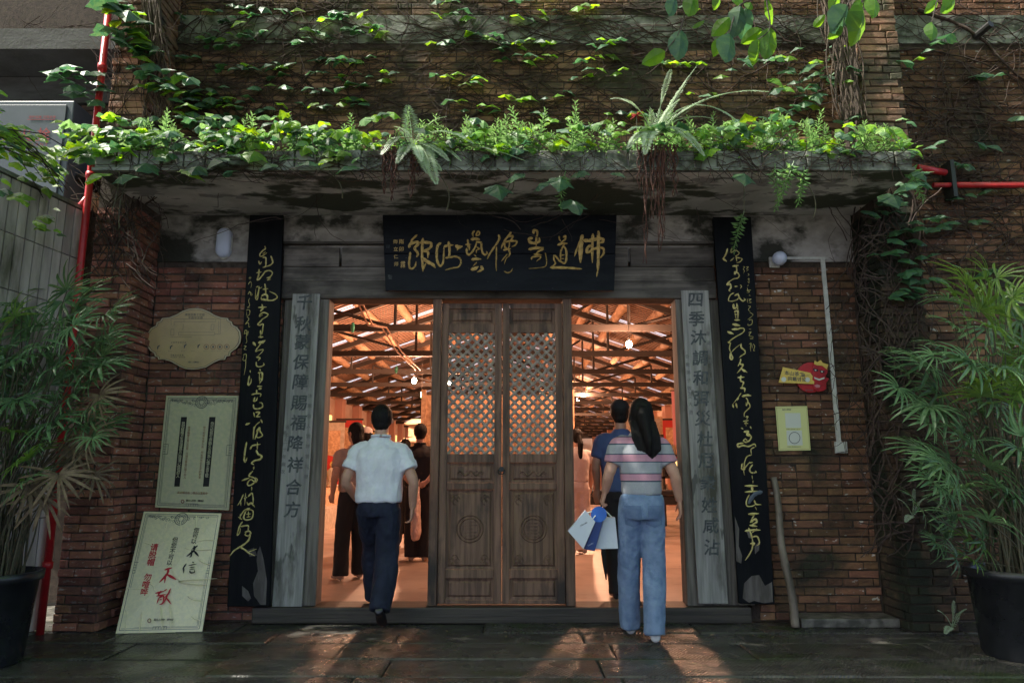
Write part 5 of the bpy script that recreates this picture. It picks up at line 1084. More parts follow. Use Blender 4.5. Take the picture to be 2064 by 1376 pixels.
# hanging aerial roots
def roots(label, xs, y0, lens, Y):
    t = thing('hanging_roots', label, 'roots', at(xs[0], y0, Y))
    for x, L_ in zip(xs, lens):
        for q in range(3):
            xx = x + RV.uniform(-4, 4); n = 22; pts = [at(xx + 2.4 * math.sin(k * .8 + q * 2 + x) , y0 + (L_ * RV.uniform(.985, 1.0)) * k / n, Y - .01 * q) for k in range(n + 1)]
            r0 = RV.uniform(.005, .010); MB().tube(pts, [r0 * RV.uniform(.4, 1.3) * (1 - .6 * k / n) for k in range(n + 1)], 5).build('root', 'root_red', t, smooth=True)
roots('long knobbly red-brown roots hanging beside the name board', [1300, 1312, 1322, 1331, 1340, 1356, 1362, 1288, 1348], 292, [240, 150, 150, 215, 190, 70, 105, 90, 60], -1.0)
roots('short red-brown roots hanging under the silvery fern', [772, 782, 792, 800, 828, 836, 842], 296, [95, 60, 110, 85, 105, 90, 60], -1.0)
t = thing('spider_flower', 'spiky red seed head beside the large fern', 'flower', at(1283, 232, -.95)); m_ = MB(); c = at(1283, 232, -.95)
for i in range(26): m_.tube([c, c + Vector((RV.uniform(-1, 1), RV.uniform(-1, 1), RV.uniform(-.6, 1))).normalized() * .06], .003, 3, r2=.001)
m_.build('spikes', 'red_bright', t); MB().tube([c, (c.x, c.y + .02, 3.62)], .004, 4).build('stem', 'cane', t)
# creeper over the tiled wall top
iv = thing('creeper', 'bright pointed creeper leaves spilling over the top of the tiled wall', 'creeper', (-3.7, -1.2, 3.4))
ps = leaf_set('leaf_bright', (POINTY, IVY2)); ps2 = leaf_set('leaf_ivy', (POINTY, IVY2))
for i in range(120):
    f = RV.random(); x = -25 + 150 * f; y = 245 + f * 95 + RV.gauss(0, 26) + (RV.random() < .12) * 110; Y = -2.4 + 1.7 * f + RV.uniform(-.1, .15)
    p = at(x, y, Y); p.x = max(p.x, -3.9)
    put('leaf', RV.choice(ps if RV.random() < .75 else ps2), iv, p, Vector((1, -.5 + RV.uniform(-.5, .4), RV.uniform(-.9, -.2))), Vector((.1, -.3, 1)), RV.uniform(.08, .14))
m_ = MB()
for i in range(12):
    a_, b_ = at(RV.uniform(-20, 40), RV.uniform(240, 300), -2.2), at(RV.uniform(60, 140), RV.uniform(300, 400), -1.0); m_.tube([a_, a_.lerp(b_, .5) + Vector((0, 0, .05)), b_], .004, 4)
m_.build('creeper_stem', 'vine_stem', iv)

lt = MB()
for i in range(46):
    x, y = RV.uniform(-3.6, 3.6), -.15 - 2.2 * RV.random() ** 1.4; s_ = RV.uniform(.010, .024); a = RV.uniform(0, 6.28); t_ = Vector((math.cos(a), math.sin(a), .1)) * s_; q = Vector((-math.sin(a), math.cos(a), .15)) * s_ * .5; c = Vector((x, y, .008))
    lt.add([c, c + t_ + q + Vector((0, 0, .004)), c + t_ * 2, c + t_ - q + Vector((0, 0, .003))], [(0, 1, 2), (0, 2, 3)])
tag(lt.build('fallen_leaves', 'leaf_dry', fix=False), 'small dry leaf scraps scattered over the wet paving', 'litter', kind='stuff')
# ------------------------------------------------------------------ tree overhead
tr = thing('tree', 'leafy tree standing out in front, unseen foliage shaped for shade, whose branch tips hang in from above', 'tree', (5.6, -7.0, 0))
MB().tube([(5.6, -7.0, -.05), (5.5, -6.9, 2), (5.2, -6.6, 4.5), (4.6, -6.2, 6.6), (3.9, -6, 8.5)], [.26, .21, .18, .14, .08], 12).build('trunk', 'bark', tr, smooth=True)
for a_ in ([(4.8, -6.3, 6), (3.5, -4.8, 6.9), (2.2, -3.6, 6.6), (1.35, -2.9, 5.9)], [(4.6, -6.2, 6.6), (2, -6.8, 7.6), (-1.5, -6.4, 8)], [(5, -6.5, 5.4), (6, -4.5, 6.8), (4, -3.4, 6.6), (2.9, -2.9, 5.8)], [(4.7, -6.4, 6.2), (0, -9, 7.6), (-5, -8, 8)]):
    MB().tube(smooth_pts([Vector(p) for p in a_]), .07, 7, r2=.012).build('branch', 'bark', tr, smooth=True)
cr = MB()  # unseen foliage overhead, filled out to keep sun off the paving
for i in range(1080):
    while True:
        c = Vector((RV.uniform(-9.5, 8.5), -1.7 - 8.0 * RV.random() ** 1.35, RV.uniform(6.3, 8.6)))
        if i < 440: c = Vector((RV.uniform(-9, 5), -1.72 - 2.6 * RV.random() ** 1.5, RV.uniform(6.15, 6.75))); break
        if noise.noise(c * .45) > -.34: break
    for k in range(26):
        p = c + Vector((RV.gauss(0, .42), RV.gauss(0, .42), RV.gauss(0, .22)))
        if p.y > -1.5: continue
        if any(((p - q0) - SUN_DIR * (p - q0).dot(SUN_DIR)).length < 1.0 for q0 in (Vector((1.2, -2.9, 5.1)), Vector((2.0, -2.9, 5.1)), Vector((2.7, -2.9, 5.2)))): continue  # gaps cut along the sun direction to light the hanging leaves
        s_ = RV.uniform(.15, .24) if i < 440 else RV.uniform(.09, .15); a = RV.uniform(0, 6.28); t_ = Vector((math.cos(a), math.sin(a), RV.uniform(-.4, .3))) * s_; q = Vector((-math.sin(a), math.cos(a), RV.uniform(-.4, .4))) * s_ * .5
        cr.add([p, p + t_ * .5 + q, p + t_, p + t_ * .5 - q], [(0, 1, 2, 3)])
tag(cr.build('shade_crown', 'leaf_tree', tr, fix=False), kind='stuff')
ov = leaf_set('leaf_tree', (OVAL,)); ovd = leaf_set('leaf_ivy', (OVAL,))
for (x, y, x1, y1, dk) in ((1340, 103, 1294, 128, 0), (1398, -8, 1390, 28, 0), (1450, -10, 1443, 18, 0), (1492, 10, 1488, 58, 1), (1506, 15, 1500, 72, 1), (1545, -5, 1572, 38, 0), (1535, 58, 1498, 84, 0), (1552, 56, 1546, 116, 0), (1528, 80, 1524, 130, 0), (1470, 68, 1468, 120, 1), (1455, 75, 1440, 115, 0), (1470, 35, 1435, 70, 0), (1512, 5, 1510, 15, 0), (1690, -12, 1676, 25, 0), (1708, 10, 1682, 62, 1), (1735, 5, 1745, 72, 0), (1760, -10, 1768, 25, 0), (1735, 0, 1728, 35, 0), (1700, 55, 1672, 76, 0), (1890, 0, 1872, 22, 0), (1878, 45, 1884, 72, 0), (1925, -5, 1915, 15, 0), (1372, 60, 1368, 118, 1), (1360, -5, 1352, 30, 1), (1420, 42, 1392, 50, 0), (1640, 55, 1662, 30, 0), (1478, 5, 1500, -5, 0)):
    Y = -2.9; a, b = at(x, y, Y), at(x1, y1, Y + RV.uniform(-.05, .05)); d_ = b - a
    me = RV.choice(ovd if dk else ov); o = put('leaf', me, tr, a, d_, Vector((RV.uniform(-.1, .7), -1, RV.uniform(-.5, .3))), d_.length)
tw_ = MB()
for pts in ([(1560, -40), (1545, -5), (1552, 56), (1528, 80)], [(1545, -5), (1492, 10), (1470, 68)], [(1520, -40), (1450, -10), (1398, -8)], [(1390, -30), (1372, 60), (1340, 103)], [(1740, -40), (1708, 10), (1700, 55)], [(1760, -30), (1735, 5)], [(1910, -30), (1890, 0), (1878, 45)]):
    tw_.tube(smooth_pts([at(x, y, -2.9) for x, y in pts]), .006, 5, r2=.002)
tw_.build('twig', 'bark', tr)

# ------------------------------------------------------------------ palms in pots
def fan_mesh(n, seed, m, lean=.25):
    rnd = random.Random(seed); mb = MB(); spread = rnd.uniform(3.8, 5.2)
    for i in range(n):
        a = -spread / 2 + spread * (i + .5) / n + rnd.uniform(-.06, .06); L_ = rnd.uniform(.78, 1.15) * (1 - .10 * abs(a) / 2); w_ = .040 * rnd.uniform(.75, 1.25)
        d_ = Vector((math.sin(a), math.cos(a), 0)); s_ = Vector((d_.y, -d_.x, 0)); dr = rnd.uniform(.5, 1.3) * lean; vs = []
        for k, (f, ww) in enumerate(((.03, .35), (.2, .85), (.45, 1), (.7, .9), (.9, .55), (1, .08))):
            p = d_ * L_ * f + Vector((0, 0, .12 * math.sin(f * 2.6) - dr * f * f)); vs += [p - s_ * w_ * ww, p + Vector((0, 0, -.012)), p + s_ * w_ * ww]
        mb.add(vs, [f for k in range(5) for f in ((3 * k, 3 * k + 1, 3 * k + 4, 3 * k + 3), (3 * k + 1, 3 * k + 2, 3 * k + 5, 3 * k + 4))])
    me = mb.mesh('frond'); me.materials.append(MATS[m]); return me
FAN = {m: [fan_mesh(n, i + 7, m) for i, n in enumerate((11, 12, 13, 14, 10))] for m in ('leaf_palm', 'leaf_palm_lime', 'leaf_dry')}
def pot(c, r0, r1, h, label):
    t = thing('plant_pot', label, 'pot', c); MB().lathe(c, [(r0 * .96, 0), (r0, .02), (r1 * .97, h - .06), (r1 * 1.05, h - .055), (r1 * 1.07, h), (r1 * .98, h), (r1 * .95, h - .07)], 36, False).build('pot_wall', 'pot_black', t, smooth=True)
    MB().lathe(c, [(0.001, h - .075), (r1 * .96, h - .07)], 28, False).build('soil', 'soil', t); MB().lathe(c, [(0.001, .003), (r0 * .95, .003)], 20, False).build('pot_floor', 'pot_black', t)
def palm(c, h, label, fans, Y0):
    t = thing('fan_palm', label, 'palm', c)
    more = []
    for (x, y, r, kind) in fans:
        if kind != 2: more += [(x + RV.uniform(-38, 38), y + RV.uniform(-32, 42), r * RV.uniform(.65, .95), kind), (x + RV.uniform(-45, 30) * (1 if c.x > 0 else -1), y + RV.uniform(0, 60), r * RV.uniform(.6, .85), 0)]
    for (x, y, r, kind) in fans + more:
        Y = Y0 + RV.uniform(-.3, .34); p = at(x, y, Y); size = r * zc(p) / F
        m = {0: 'leaf_palm', 1: 'leaf_palm_lime', 2: 'leaf_dry'}[kind]
        outw = Vector((p.x - c.x, (p.y - c.y) * .6 - .25, RV.uniform(-.25, .35))); tip = outw.normalized() + Vector((RV.uniform(-.5, .5), -.15, RV.uniform(-.35, .5)))
        if kind == 2: tip = Vector((RV.uniform(-.3, .3) + (.3 if c.x < 0 else -.3), -.2, -1))
        nrm = Vector((RV.uniform(-.5, .5), -.85, RV.uniform(.35, 1.1)))
        put('frond', RV.choice(FAN[m]), t, p, tip, nrm, size)
        b = Vector((c.x + RV.uniform(-.16, .16), c.y + RV.uniform(-.14, .14), h - .06)); k1 = b.lerp(p, .55); k1.x = b.x + (k1.x - b.x) * .55; k1.y = b.y + (k1.y - b.y) * .5
        MB().tube(smooth_pts([b, Vector((b.x + (k1.x - b.x) * .4, b.y, b.z + (k1.z - b.z) * .5)), k1, p]), .007, 5, r2=.003).build('cane', 'cane', t)
cl = atz(18, 1335, .004); cl = Vector((-3.36, -1.30, .0)); hL = .56
pot(cl, .22, .27, hL, 'black plastic pot with soil standing before the tiled wall')
LF = [(128, 607, 100, 0), (142, 634, 112, 0), (45, 648, 95, 0), (222, 645, 85, 0), (60, 720, 90, 0), (150, 712, 92, 0), (205, 738, 80, 0), (95, 775, 85, 0), (40, 805, 85, 0), (150, 800, 85, 0), (110, 850, 90, 0), (20, 872, 85, 1), (60, 925, 85, 1), (190, 698, 85, 0), (5, 745, 90, 0), (-5, 690, 90, 0), (200, 795, 62, 2), (150, 925, 78, 2), (178, 875, 66, 2), (118, 955, 78, 2), (190, 955, 62, 2), (90, 1000, 80, 2), (60, 980, 80, 2), (30, 960, 80, 0), (80, 690, 90, 0), (120, 740, 80, 0), (30, 600, 70, 1), (170, 840, 75, 0), (70, 870, 85, 0), (10, 820, 85, 0), (215, 860, 60, 0), (140, 900, 70, 2)]
palm(cl, hL, 'bushy fan palm with drooping dry fronds in the pot by the tiled wall', LF, -1.3)
crp = Vector((3.40, -1.12, 0)); hR = .56
pot(crp, .26, .31, hR, 'black glossy pot standing before the long brown wall')
RF = [(1950, 575, 88, 1), (1975, 625, 92, 1), (1935, 602, 72, 1), (2042, 600, 95, 1), (1990, 662, 85, 0), (1868, 740, 92, 0), (1930, 728, 92, 0), (1962, 792, 104, 1), (2022, 720, 95, 1), (1830, 762, 74, 0), (1900, 822, 95, 0), (1950, 870, 85, 0), (1858, 908, 78, 0), (1915, 930, 84, 0), (2002, 862, 94, 0), (2042, 800, 95, 1), (1992, 942, 84, 0), (1880, 972, 72, 0), (2052, 902, 85, 0), (1930, 1042, 80, 0), (1992, 1050, 84, 0), (1905, 1085, 64, 0), (2042, 1002, 84, 0), (2075, 660, 90, 1), (2070, 760, 90, 1), (2080, 860, 90, 0), (2010, 560, 70, 1), (1960, 1090, 64, 1), (1900, 700, 70, 0), (2030, 1080, 70, 0), (1945, 985, 76, 0), (2070, 960, 84, 0), (2000, 760, 85, 1)]
palm(crp, hR, 'dense fan palm with long lime and dark fronds in the pot by the brown wall', RF, -1.15)

# ------------------------------------------------------------------ people
def fuse(name, mb, m, parent, vox=.012, sm=4, wr=0, ws=7, wz=.6, seed=0):
    me = mb.mesh('tmp'); b = bmesh.new(); b.from_mesh(me); bmesh.ops.recalc_face_normals(b, faces=b.faces); b.to_mesh(me); b.free()
    o = bpy.data.objects.new('tmp', me); col.objects.link(o)
    md = o.modifiers.new('r', 'REMESH'); md.mode = 'VOXEL'; md.voxel_size = vox
    md = o.modifiers.new('s', 'SMOOTH'); md.factor = .5; md.iterations = sm
    dg = bpy.context.evaluated_depsgraph_get(); dg.update(); n = bpy.data.meshes.new_from_object(o.evaluated_get(dg)); bpy.data.objects.remove(o); bpy.data.meshes.remove(me)
    if wr:
        ns = [v.normal.copy() for v in n.vertices]
        for v, nn in zip(n.vertices, ns):
            q = Vector((v.co.x * ws, v.co.y * ws, v.co.z * ws * wz + seed)); v.co += nn * wr * (noise.noise(q) + .6 * (1 - abs(noise.noise(q * 2.1 + Vector((3, 1, 7)))) * 2.2) * .7)
    r0 = root(parent); n.transform(Matrix.Translation(-r0)); n.name = name
    for p in n.polygons: p.use_smooth = True
    n.materials.clear(); n.materials.append(MATS[m]); o = bpy.data.objects.new(name, n); col.objects.link(o); o.parent = parent; return o
def rings(mb, T, rs, n=20, sq=2.4):
    vs = []
    for (z, x, y, rx, ry) in rs:
        for k in range(n):
            a = 2 * math.pi * k / n; c_, s_ = math.cos(a), math.sin(a); e = 2 / sq
            vs.append(T((x + rx * math.copysign(abs(c_) ** e, c_), y + ry * math.copysign(abs(s_) ** e, s_), z)))
    m = len(rs); mb.add(vs, [(i * n + k, i * n + (k + 1) % n, (i + 1) * n + (k + 1) % n, (i + 1) * n + k) for i in range(m - 1) for k in range(n)] + [tuple(range(n - 1, -1, -1)), tuple((m - 1) * n + k for k in range(n))])
def hand(mb, T, w_, d_, side, nrm, curl=.5, k=1.0):
    """w_: wrist; d_: pointing; nrm: palm normal; side +1/-1 puts the thumb on the other side"""
    d_ = Vector(d_).normalized(); nrm = Vector(nrm).normalized(); l = d_.cross(nrm).normalized() * side; nrm = l.cross(d_).normalized() * side; w_ = Vector(w_)
    mb.tube([T(w_ - d_ * .02), T(w_ + d_ * .03 * k), T(w_ + d_ * .065 * k), T(w_ + d_ * .092 * k)], [.022 * k, .030 * k, .037 * k, .033 * k], 10, ry=[.018 * k, .016 * k, .015 * k, .012 * k]) if False else None
    for q in (-.028, -.010, .010, .028): mb.tube([T(w_ - d_ * .02 + l * q * .45), T(w_ + d_ * .04 * k + l * q * .85 * k), T(w_ + d_ * .09 * k + l * q * k)], [.015 * k, .0145 * k, .0115 * k], 7)
    for i, (q, L_) in enumerate(((-.031, .062), (-.0105, .076), (.0105, .080), (.031, .070))):
        p = w_ + (d_ * .088 + l * q) * k; c_ = curl * (1 + .12 * (3 - i)); pts = [p]; dd = d_.copy(); a = 0
        for s_ in (.45, .32, .23): a += c_ * (.75 if s_ == .45 else 1); dd = d_ * math.cos(a) + nrm * math.sin(a) + l * q * 1.5; p = p + dd * L_ * s_ * k; pts.append(p)
        mb.tube([T(x) for x in pts], [.0092 * k, .0086 * k, .0078 * k, .0062 * k], 7)
    p = w_ + (d_ * .022 + l * .026) * k; mb.tube([T(x) for x in (p, p + (d_ * .028 + l * .022 + nrm * .008) * k, p + (d_ * .055 + l * .030 + nrm * .020) * k, p + (d_ * .078 + l * .028 + nrm * .030) * k)], [.013 * k, .012 * k, .0095 * k, .007 * k], 7)
def person(label, X, Y, Z, S, rz, J, top, top_m, bot_m, shoe_m, skin='skin', vox=.012, hair=None, wr=.006, hem=.97, bot_r=(.098, .078, .062), top_w=1.0, sleeve=.55, headrot=0, seed=0, tuck=True, curl=.45, sl_r=.066):
    """J: joint positions in the figure's own frame, metres for a 1.75 m figure; S scales it"""
    t = thing('person', label, 'person', (X, Y, Z)); Rz = Matrix.Rotation(rz, 3, 'Z'); base = Vector((X, Y, Z))
    T = lambda p: base + Rz @ (Vector(p) * S)
    V = lambda k: Vector(J[k])
    hc = V('head'); nk = V('neck')
    HR = Matrix.Rotation(headrot, 3, 'Z'); H = lambda p: T(hc + HR @ Vector(p)); RB = Rz @ HR
    b = MB()
    b.ball(H((0, 0, .012)), .079 * S, .094 * S, .108 * S, 16, 12, RB); b.ball(H((0, .025, -.06)), .052 * S, .062 * S, .058 * S, 12, 8, RB)
    b.ball(H((0, .098, -.012)), .012 * S, .02 * S, .018 * S, 8, 6, RB); b.tube([H((0, .088, .02)), H((0, .103, -.014))], .009 * S, 6)
    for s_ in (-1, 1): b.ball(H((s_ * .085, -.004, -.008)), .010 * S, .018 * S, .030 * S, 8, 8, RB)
    b.tube([T(nk - Vector((0, 0, .05))), T(nk + Vector((0, 0, .03))), H((0, -.012, -.05))], [.062 * S, .055 * S, .055 * S], 12)
    rings(b, T, [(J['hip'][2] - .02, J['hip'][0], J['hip'][1], .11, .08), (1.10, J['hip'][0] * .6, J['hip'][1] * .6, .11, .075), (1.30, 0, 0, .13, .085), (1.43, 0, 0, .12, .06), (1.47, nk.x, nk.y, .06, .05)])
    for s_, q in ((-1, 'L'), (1, 'R')):
        sh, el_, wr_ = V('sh' + q), V('el' + q), V('wr' + q)
        b.tube(smooth_pts([T(sh - Vector((s_ * .05, 0, 0))), T(sh), T(sh.lerp(el_, .5)), T(el_), T(el_.lerp(wr_, .35)), T(wr_)], 4), [x * S for x in ([.05] * 4 + [.048] * 4 + [.045] * 4 + [.040, .041, .042, .042] + [.040, .037, .034, .030] + [.027])], 12)
        hd = V('hd' + q); hand(b, T, wr_, hd - wr_, s_, J.get('pn' + q, (-s_ * .7, .7, 0)), J.get('cu' + q, curl), S)
        hp = Vector(J['hip']) + Vector((s_ * .085, 0, -.03)); kn, an = V('kn' + q), V('an' + q)
        b.tube([T(hp), T(hp.lerp(kn, .5)), T(kn), T(kn.lerp(an, .4)), T(an)], [.075 * S, .065 * S, .05 * S, .045 * S, .032 * S], 10)
        tt = V('toe' + q); b.tube([T(an), T(an.lerp(tt, .4)), T(tt)], [.034 * S, .03 * S, .022 * S], 8)
    fuse('body', b, skin, t, min(vox, .0075) if vox < .011 else vox, 3)
    for s_ in (-1, 1): 
        MB().ball(H((s_ * .030, .086, .012)), .012 * S, .007 * S, .006 * S, 8, 6, RB).build('eye', 'ink_black', t)
    MB().ball(H((0, .082, -.050)), .020 * S, .008 * S, .006 * S, 8, 6, RB).build('mouth', 'ink_brown', t)
    # top garment
    g_ = MB(); hz = hem; hx, hy = J['hip'][0], J['hip'][1]
    rings(g_, T, [(hz, hx, hy, .162 * top_w, .118 * top_w), (hz + .04, hx * .9, hy, .168 * top_w, .122 * top_w), (1.10, hx * .7, hy * .7, .166 * top_w, .120 * top_w), (1.22, 0, 0, .176 * top_w, .122 * top_w), (1.32, 0, 0, .184 * top_w, .122 * top_w), (1.385, 0, 0, .168 * top_w, .105 * top_w), (1.43, nk.x, nk.y, .125 * top_w, .085), (1.465, nk.x, nk.y, .085, .070), (1.495, nk.x, nk.y, .066, .064)])
    for s_, q in ((-1, 'L'), (1, 'R')):
        sh, el_ = V('sh' + q), V('el' + q); e = sh.lerp(el_, sleeve) if sleeve <= 1 else el_.lerp(V('wr' + q), sleeve - 1)
        pts = [T(sh - Vector((s_ * .07, 0, -.01))), T(sh), T(sh.lerp(el_, min(sleeve, 1) * .5)), T(e)]; g_.tube(smooth_pts(pts, 3), [x * S for x in (.068, .070, .071, .071, .071, .070, .069, .068 * sl_r / .066, sl_r, sl_r)], 12)
    fuse('shirt', g_, top_m, t, vox, 4, wr, 8, .5, seed)
    # collar
    if top == 'collar': MB().tube([T(nk + Vector((.064 * math.cos(a), .060 * math.sin(a), .012 + .012 * (math.sin(a) < 0)))) for a in [q * math.pi / 10 for q in range(21)]], .011 * S, 6, ry=.022 * S).build('collar', top_m, t, smooth=True)
    # trousers
    g_ = MB(); ha, hb, hc_ = bot_r
    rings(g_, T, [(J['hip'][2] - .10, hx, hy, .150, .112), (J['hip'][2] - .03, hx, hy, .168, .122), (J['hip'][2] + .05, hx, hy, .160, .115), (hem + .02 if tuck else hem - .0, hx, hy, .150, .108)])
    for s_, q in ((-1, 'L'), (1, 'R')):
        hp = Vector(J['hip']) + Vector((s_ * .078, 0, -.04)); kn, an = V('kn' + q), V('an' + q); low = an + Vector((0, 0, -.035))
        g_.tube(smooth_pts([T(hp), T(hp.lerp(kn, .5)), T(kn), T(kn.lerp(low, .5)), T(low)], 3), [x * S for x in (ha, ha, ha * .98, ha * .95, ha * .92, hb * 1.05, hb, hb, hb * .99, hb * .97, (hb + hc_) / 2, hc_, hc_)], 14)
    fuse('trousers', g_, bot_m, t, vox, 4, wr * 1.1, 9, .45, seed + 3)
    for q in 'LR':
        an, tt = V('an' + q), V('toe' + q); f = (tt - an); f.z = 0; f = f.normalized() if f.length > .01 else Vector((0, 1, 0)); dn = (tt - an).normalized(); hl = an - f * .045 + Vector((0, 0, -.045)) if abs(tt.z - an.z + .06) < .05 else an - dn * .02 + Vector((0, -.045, -.03))
        sd = Vector((f.y, -f.x, 0)); m_ = MB()
        c_ = [hl, hl.lerp(tt, .25) + Vector((0, 0, .012)), hl.lerp(tt, .6) + Vector((0, 0, .004)), tt]
        m_.tube([T(x) for x in smooth_pts(c_, 4)], [x * S for x in (.030, .036, .038, .038, .038, .038, .040, .043, .045, .045, .042, .036, .022)], 12, ry=[x * S for x in (.03, .042, .046, .046, .042, .038, .034, .031, .029, .028, .026, .022, .014)]); m_.ball(T(an + Vector((0, -.005, -.02))), .040 * S, .045 * S, .038 * S, 12, 8)
        fuse('shoe', m_, shoe_m, t, .008 if vox < .011 else vox, 3)
    # hair
    if hair:
        g_ = MB(); hm = hair.get('m', 'hair')
        g_.ball(H((0, -.014, .026)), .091 * S, .098 * S, .106 * S, 18, 12, RB); g_.ball(H((0, -.040, -.035)), .070 * S, .060 * S, .060 * S, 12, 10, RB)
        if hair['kind'] == 'long':
            L_ = hair['len']; dxh = hair.get('dx', 0); pts = [(0, -.045, .03), (0, -.075, -.05), (dxh * .3, -.105, -.14), (dxh * .7, -.125, -.22), (dxh, -.125, -.22 - (L_ - .22) * .5), (dxh * 1.1, -.12, -L_ + .04)]
            g_.tube([H(p) for p in pts], [x * S for x in (.088, .098, .102, .090, .060, .020)], 16, ry=[x * S for x in (.06, .052, .040, .028, .018, .006)])
            for q in range(15): a_ = -1 + q / 7; g_.tube([H((a_ * .085, -.07, -.05)), H((a_ * .098 + dxh * .4, -.122, -.17)), H((a_ * .080 + dxh, -.132, -.26)), H((a_ * .055 + dxh * 1.1, -.128, -L_ + .07 * abs(a_) - .03 * abs(math.sin(q * 5))))], [.012 * S, .012 * S, .011 * S, .006 * S], 6)
            for s_ in (-1, 1): g_.tube([H((s_ * .055, -.02, .03)), H((s_ * .072, -.02, -.04)), H((s_ * .066, -.06, -.12))], [.035 * S, .028 * S, .02 * S], 8)
        if hair['kind'] == 'bob':
            g_.tube([H((0, -.03, .0)), H((0, -.045, -.08)), H((0, -.05, -.14))], [.092 * S, .095 * S, .075 * S], 14, ry=[.075 * S, .07 * S, .05 * S])
        if hair['kind'] == 'pony':
            g_.ball(H((0, -.10, .0)), .03 * S, .03 * S, .03 * S, 8, 6); g_.tube([H((0, -.10, .0)), H((0, -.14, -.10)), H((0, -.12, -.28)), H((0, -.10, -.42))], [.03 * S, .042 * S, .036 * S, .01 * S], 10)
        fuse('hair', g_, hm, t, .009 if vox < .011 else vox, 2, .0035, 60, .12)
        if hair.get('cap'):
            g_ = MB(); g_.ball(H((0, -.008, .055)), .092 * S, .104 * S, .088 * S, 18, 12, RB); g_.tube([H((-.0, .07, .045)), H((0, .15, .035))], [.07 * S, .045 * S], 12, ry=[.012 * S, .008 * S]); fuse('cap', g_, hair['cap'], t, .01, 3)
    return t, T
def J(**k):
    d = dict(head=(0, .02, 1.635), neck=(0, 0, 1.475), hip=(0, 0, .95), shL=(-.172, 0, 1.385), shR=(.172, 0, 1.385), elL=(-.225, -.01, 1.16), elR=(.225, -.01, 1.16), wrL=(-.235, .06, .93), wrR=(.235, .06, .93), hdL=(-.235, .08, .80), hdR=(.235, .08, .80),
             knL=(-.085, .03, .52), knR=(.085, .03, .52), anL=(-.085, 0, .09), anR=(.085, 0, .09), toeL=(-.10, .20, .03), toeR=(.10, .20, .03)); d.update(k); return d
# man in the white shirt stepping over the sill
MAN = J(hip=(0, .01, .96), head=(.0, .04, 1.635), neck=(0, .015, 1.48), shL=(-.180, .0, 1.375), shR=(.180, .0, 1.375), elL=(-.268, -.03, 1.14), elR=(.285, -.05, 1.135), wrL=(-.205, .14, .985), wrR=(.272, .03, .925), hdL=(-.17, .24, .90), hdR=(.262, .06, .80), pnR=(-.9, .1, 0), cuR=.55,
        knL=(-.085, .27, .60), anL=(-.085, .42, .20), toeL=(-.10, .62, .14), knR=(.075, .05, .53), anR=(.058, -.12, .19), toeR=(.065, .0, .025))
person('man in a white short-sleeved shirt and navy trousers stepping over the sill', -1.065, -.27, 0, .985, 0, MAN, 'collar', 'shirt_white', 'navy', 'shoe_black', vox=.009, wr=.014, hair=dict(kind='short'), hem=.975, bot_r=(.104, .090, .078), top_w=1.10, sleeve=.62, seed=1, sl_r=.078)
# woman in the striped sweater
def stripes():
    m = bpy.data.materials.new('stripes'); m.use_nodes = True; n = m.node_tree; N = n.nodes; L = n.links; b = N['Principled BSDF']; b.inputs['Roughness'].default_value = .95
    g_ = N.new('ShaderNodeNewGeometry'); s_ = N.new('ShaderNodeSeparateXYZ'); L.new(g_.outputs['Position'], s_.inputs[0]); mr = N.new('ShaderNodeMapRange'); mr.inputs[1].default_value = 1.0; mr.inputs[2].default_value = 1.6; L.new(s_.outputs[2], mr.inputs[0])
    r = N.new('ShaderNodeValToRGB'); r.color_ramp.interpolation = 'CONSTANT'; e = r.color_ramp.elements; G_, P_, Nv = (.36, .37, .40, 1), (.52, .27, .34, 1), (.03, .06, .10, 1)
    st = [(0, G_)]
    for zc_ in (1.155, 1.295, 1.425): st += [((zc_ - .034 - 1) / .6, Nv), ((zc_ - .026 - 1) / .6, P_), ((zc_ + .022 - 1) / .6, Nv), ((zc_ + .030 - 1) / .6, G_)]
    e[0].position = 0; e[0].color = G_; e[1].position = st[1][0]; e[1].color = Nv
    for p, c in st[2:]: q = e.new(p); q.color = c
    L.new(mr.outputs[0], r.inputs[0]); w_ = N.new('ShaderNodeTexNoise'); w_.inputs['Scale'].default_value = 140; mx = N.new('ShaderNodeMix'); mx.data_type = 'RGBA'; mx.blend_type = 'MULTIPLY'; mx.inputs[0].default_value = .5
    L.new(r.outputs[0], mx.inputs[6]); L.new(w_.outputs[0], mx.inputs[7]); 
    hs = N.new('ShaderNodeHueSaturation'); hs.inputs['Value'].default_value = 1.3; L.new(mx.outputs[2], hs.inputs['Color']); L.new(hs.outputs[0], b.inputs['Base Color'])
    bp = N.new('ShaderNodeBump'); bp.inputs['Strength'].default_value = .4; bp.inputs['Distance'].default_value = .004; L.new(w_.outputs[0], bp.inputs['Height']); L.new(bp.outputs[0], b.inputs['Normal']); MATS['stripes'] = m
stripes()
WOM = J(hip=(0, 0, .955), head=(.02, .03, 1.615), neck=(.01, .01, 1.47), shL=(-.160, 0, 1.38), shR=(.160, 0, 1.38), elL=(-.240, -.02, 1.175), elR=(.245, -.03, 1.17), wrL=(-.262, .05, 1.045), wrR=(.285, .03, .985), hdL=(-.285, .07, .97), hdR=(.30, .06, .86), pnL=(1, 0, .2), cuL=1.15, pnR=(-.9, .1, 0), cuR=.35,
        knL=(-.088, .12, .52), knR=(.085, .04, .50), anL=(-.075, .22, .095), anR=(.062, -.03, .09), toeL=(-.095, .42, .03), toeR=(.085, .17, .03))
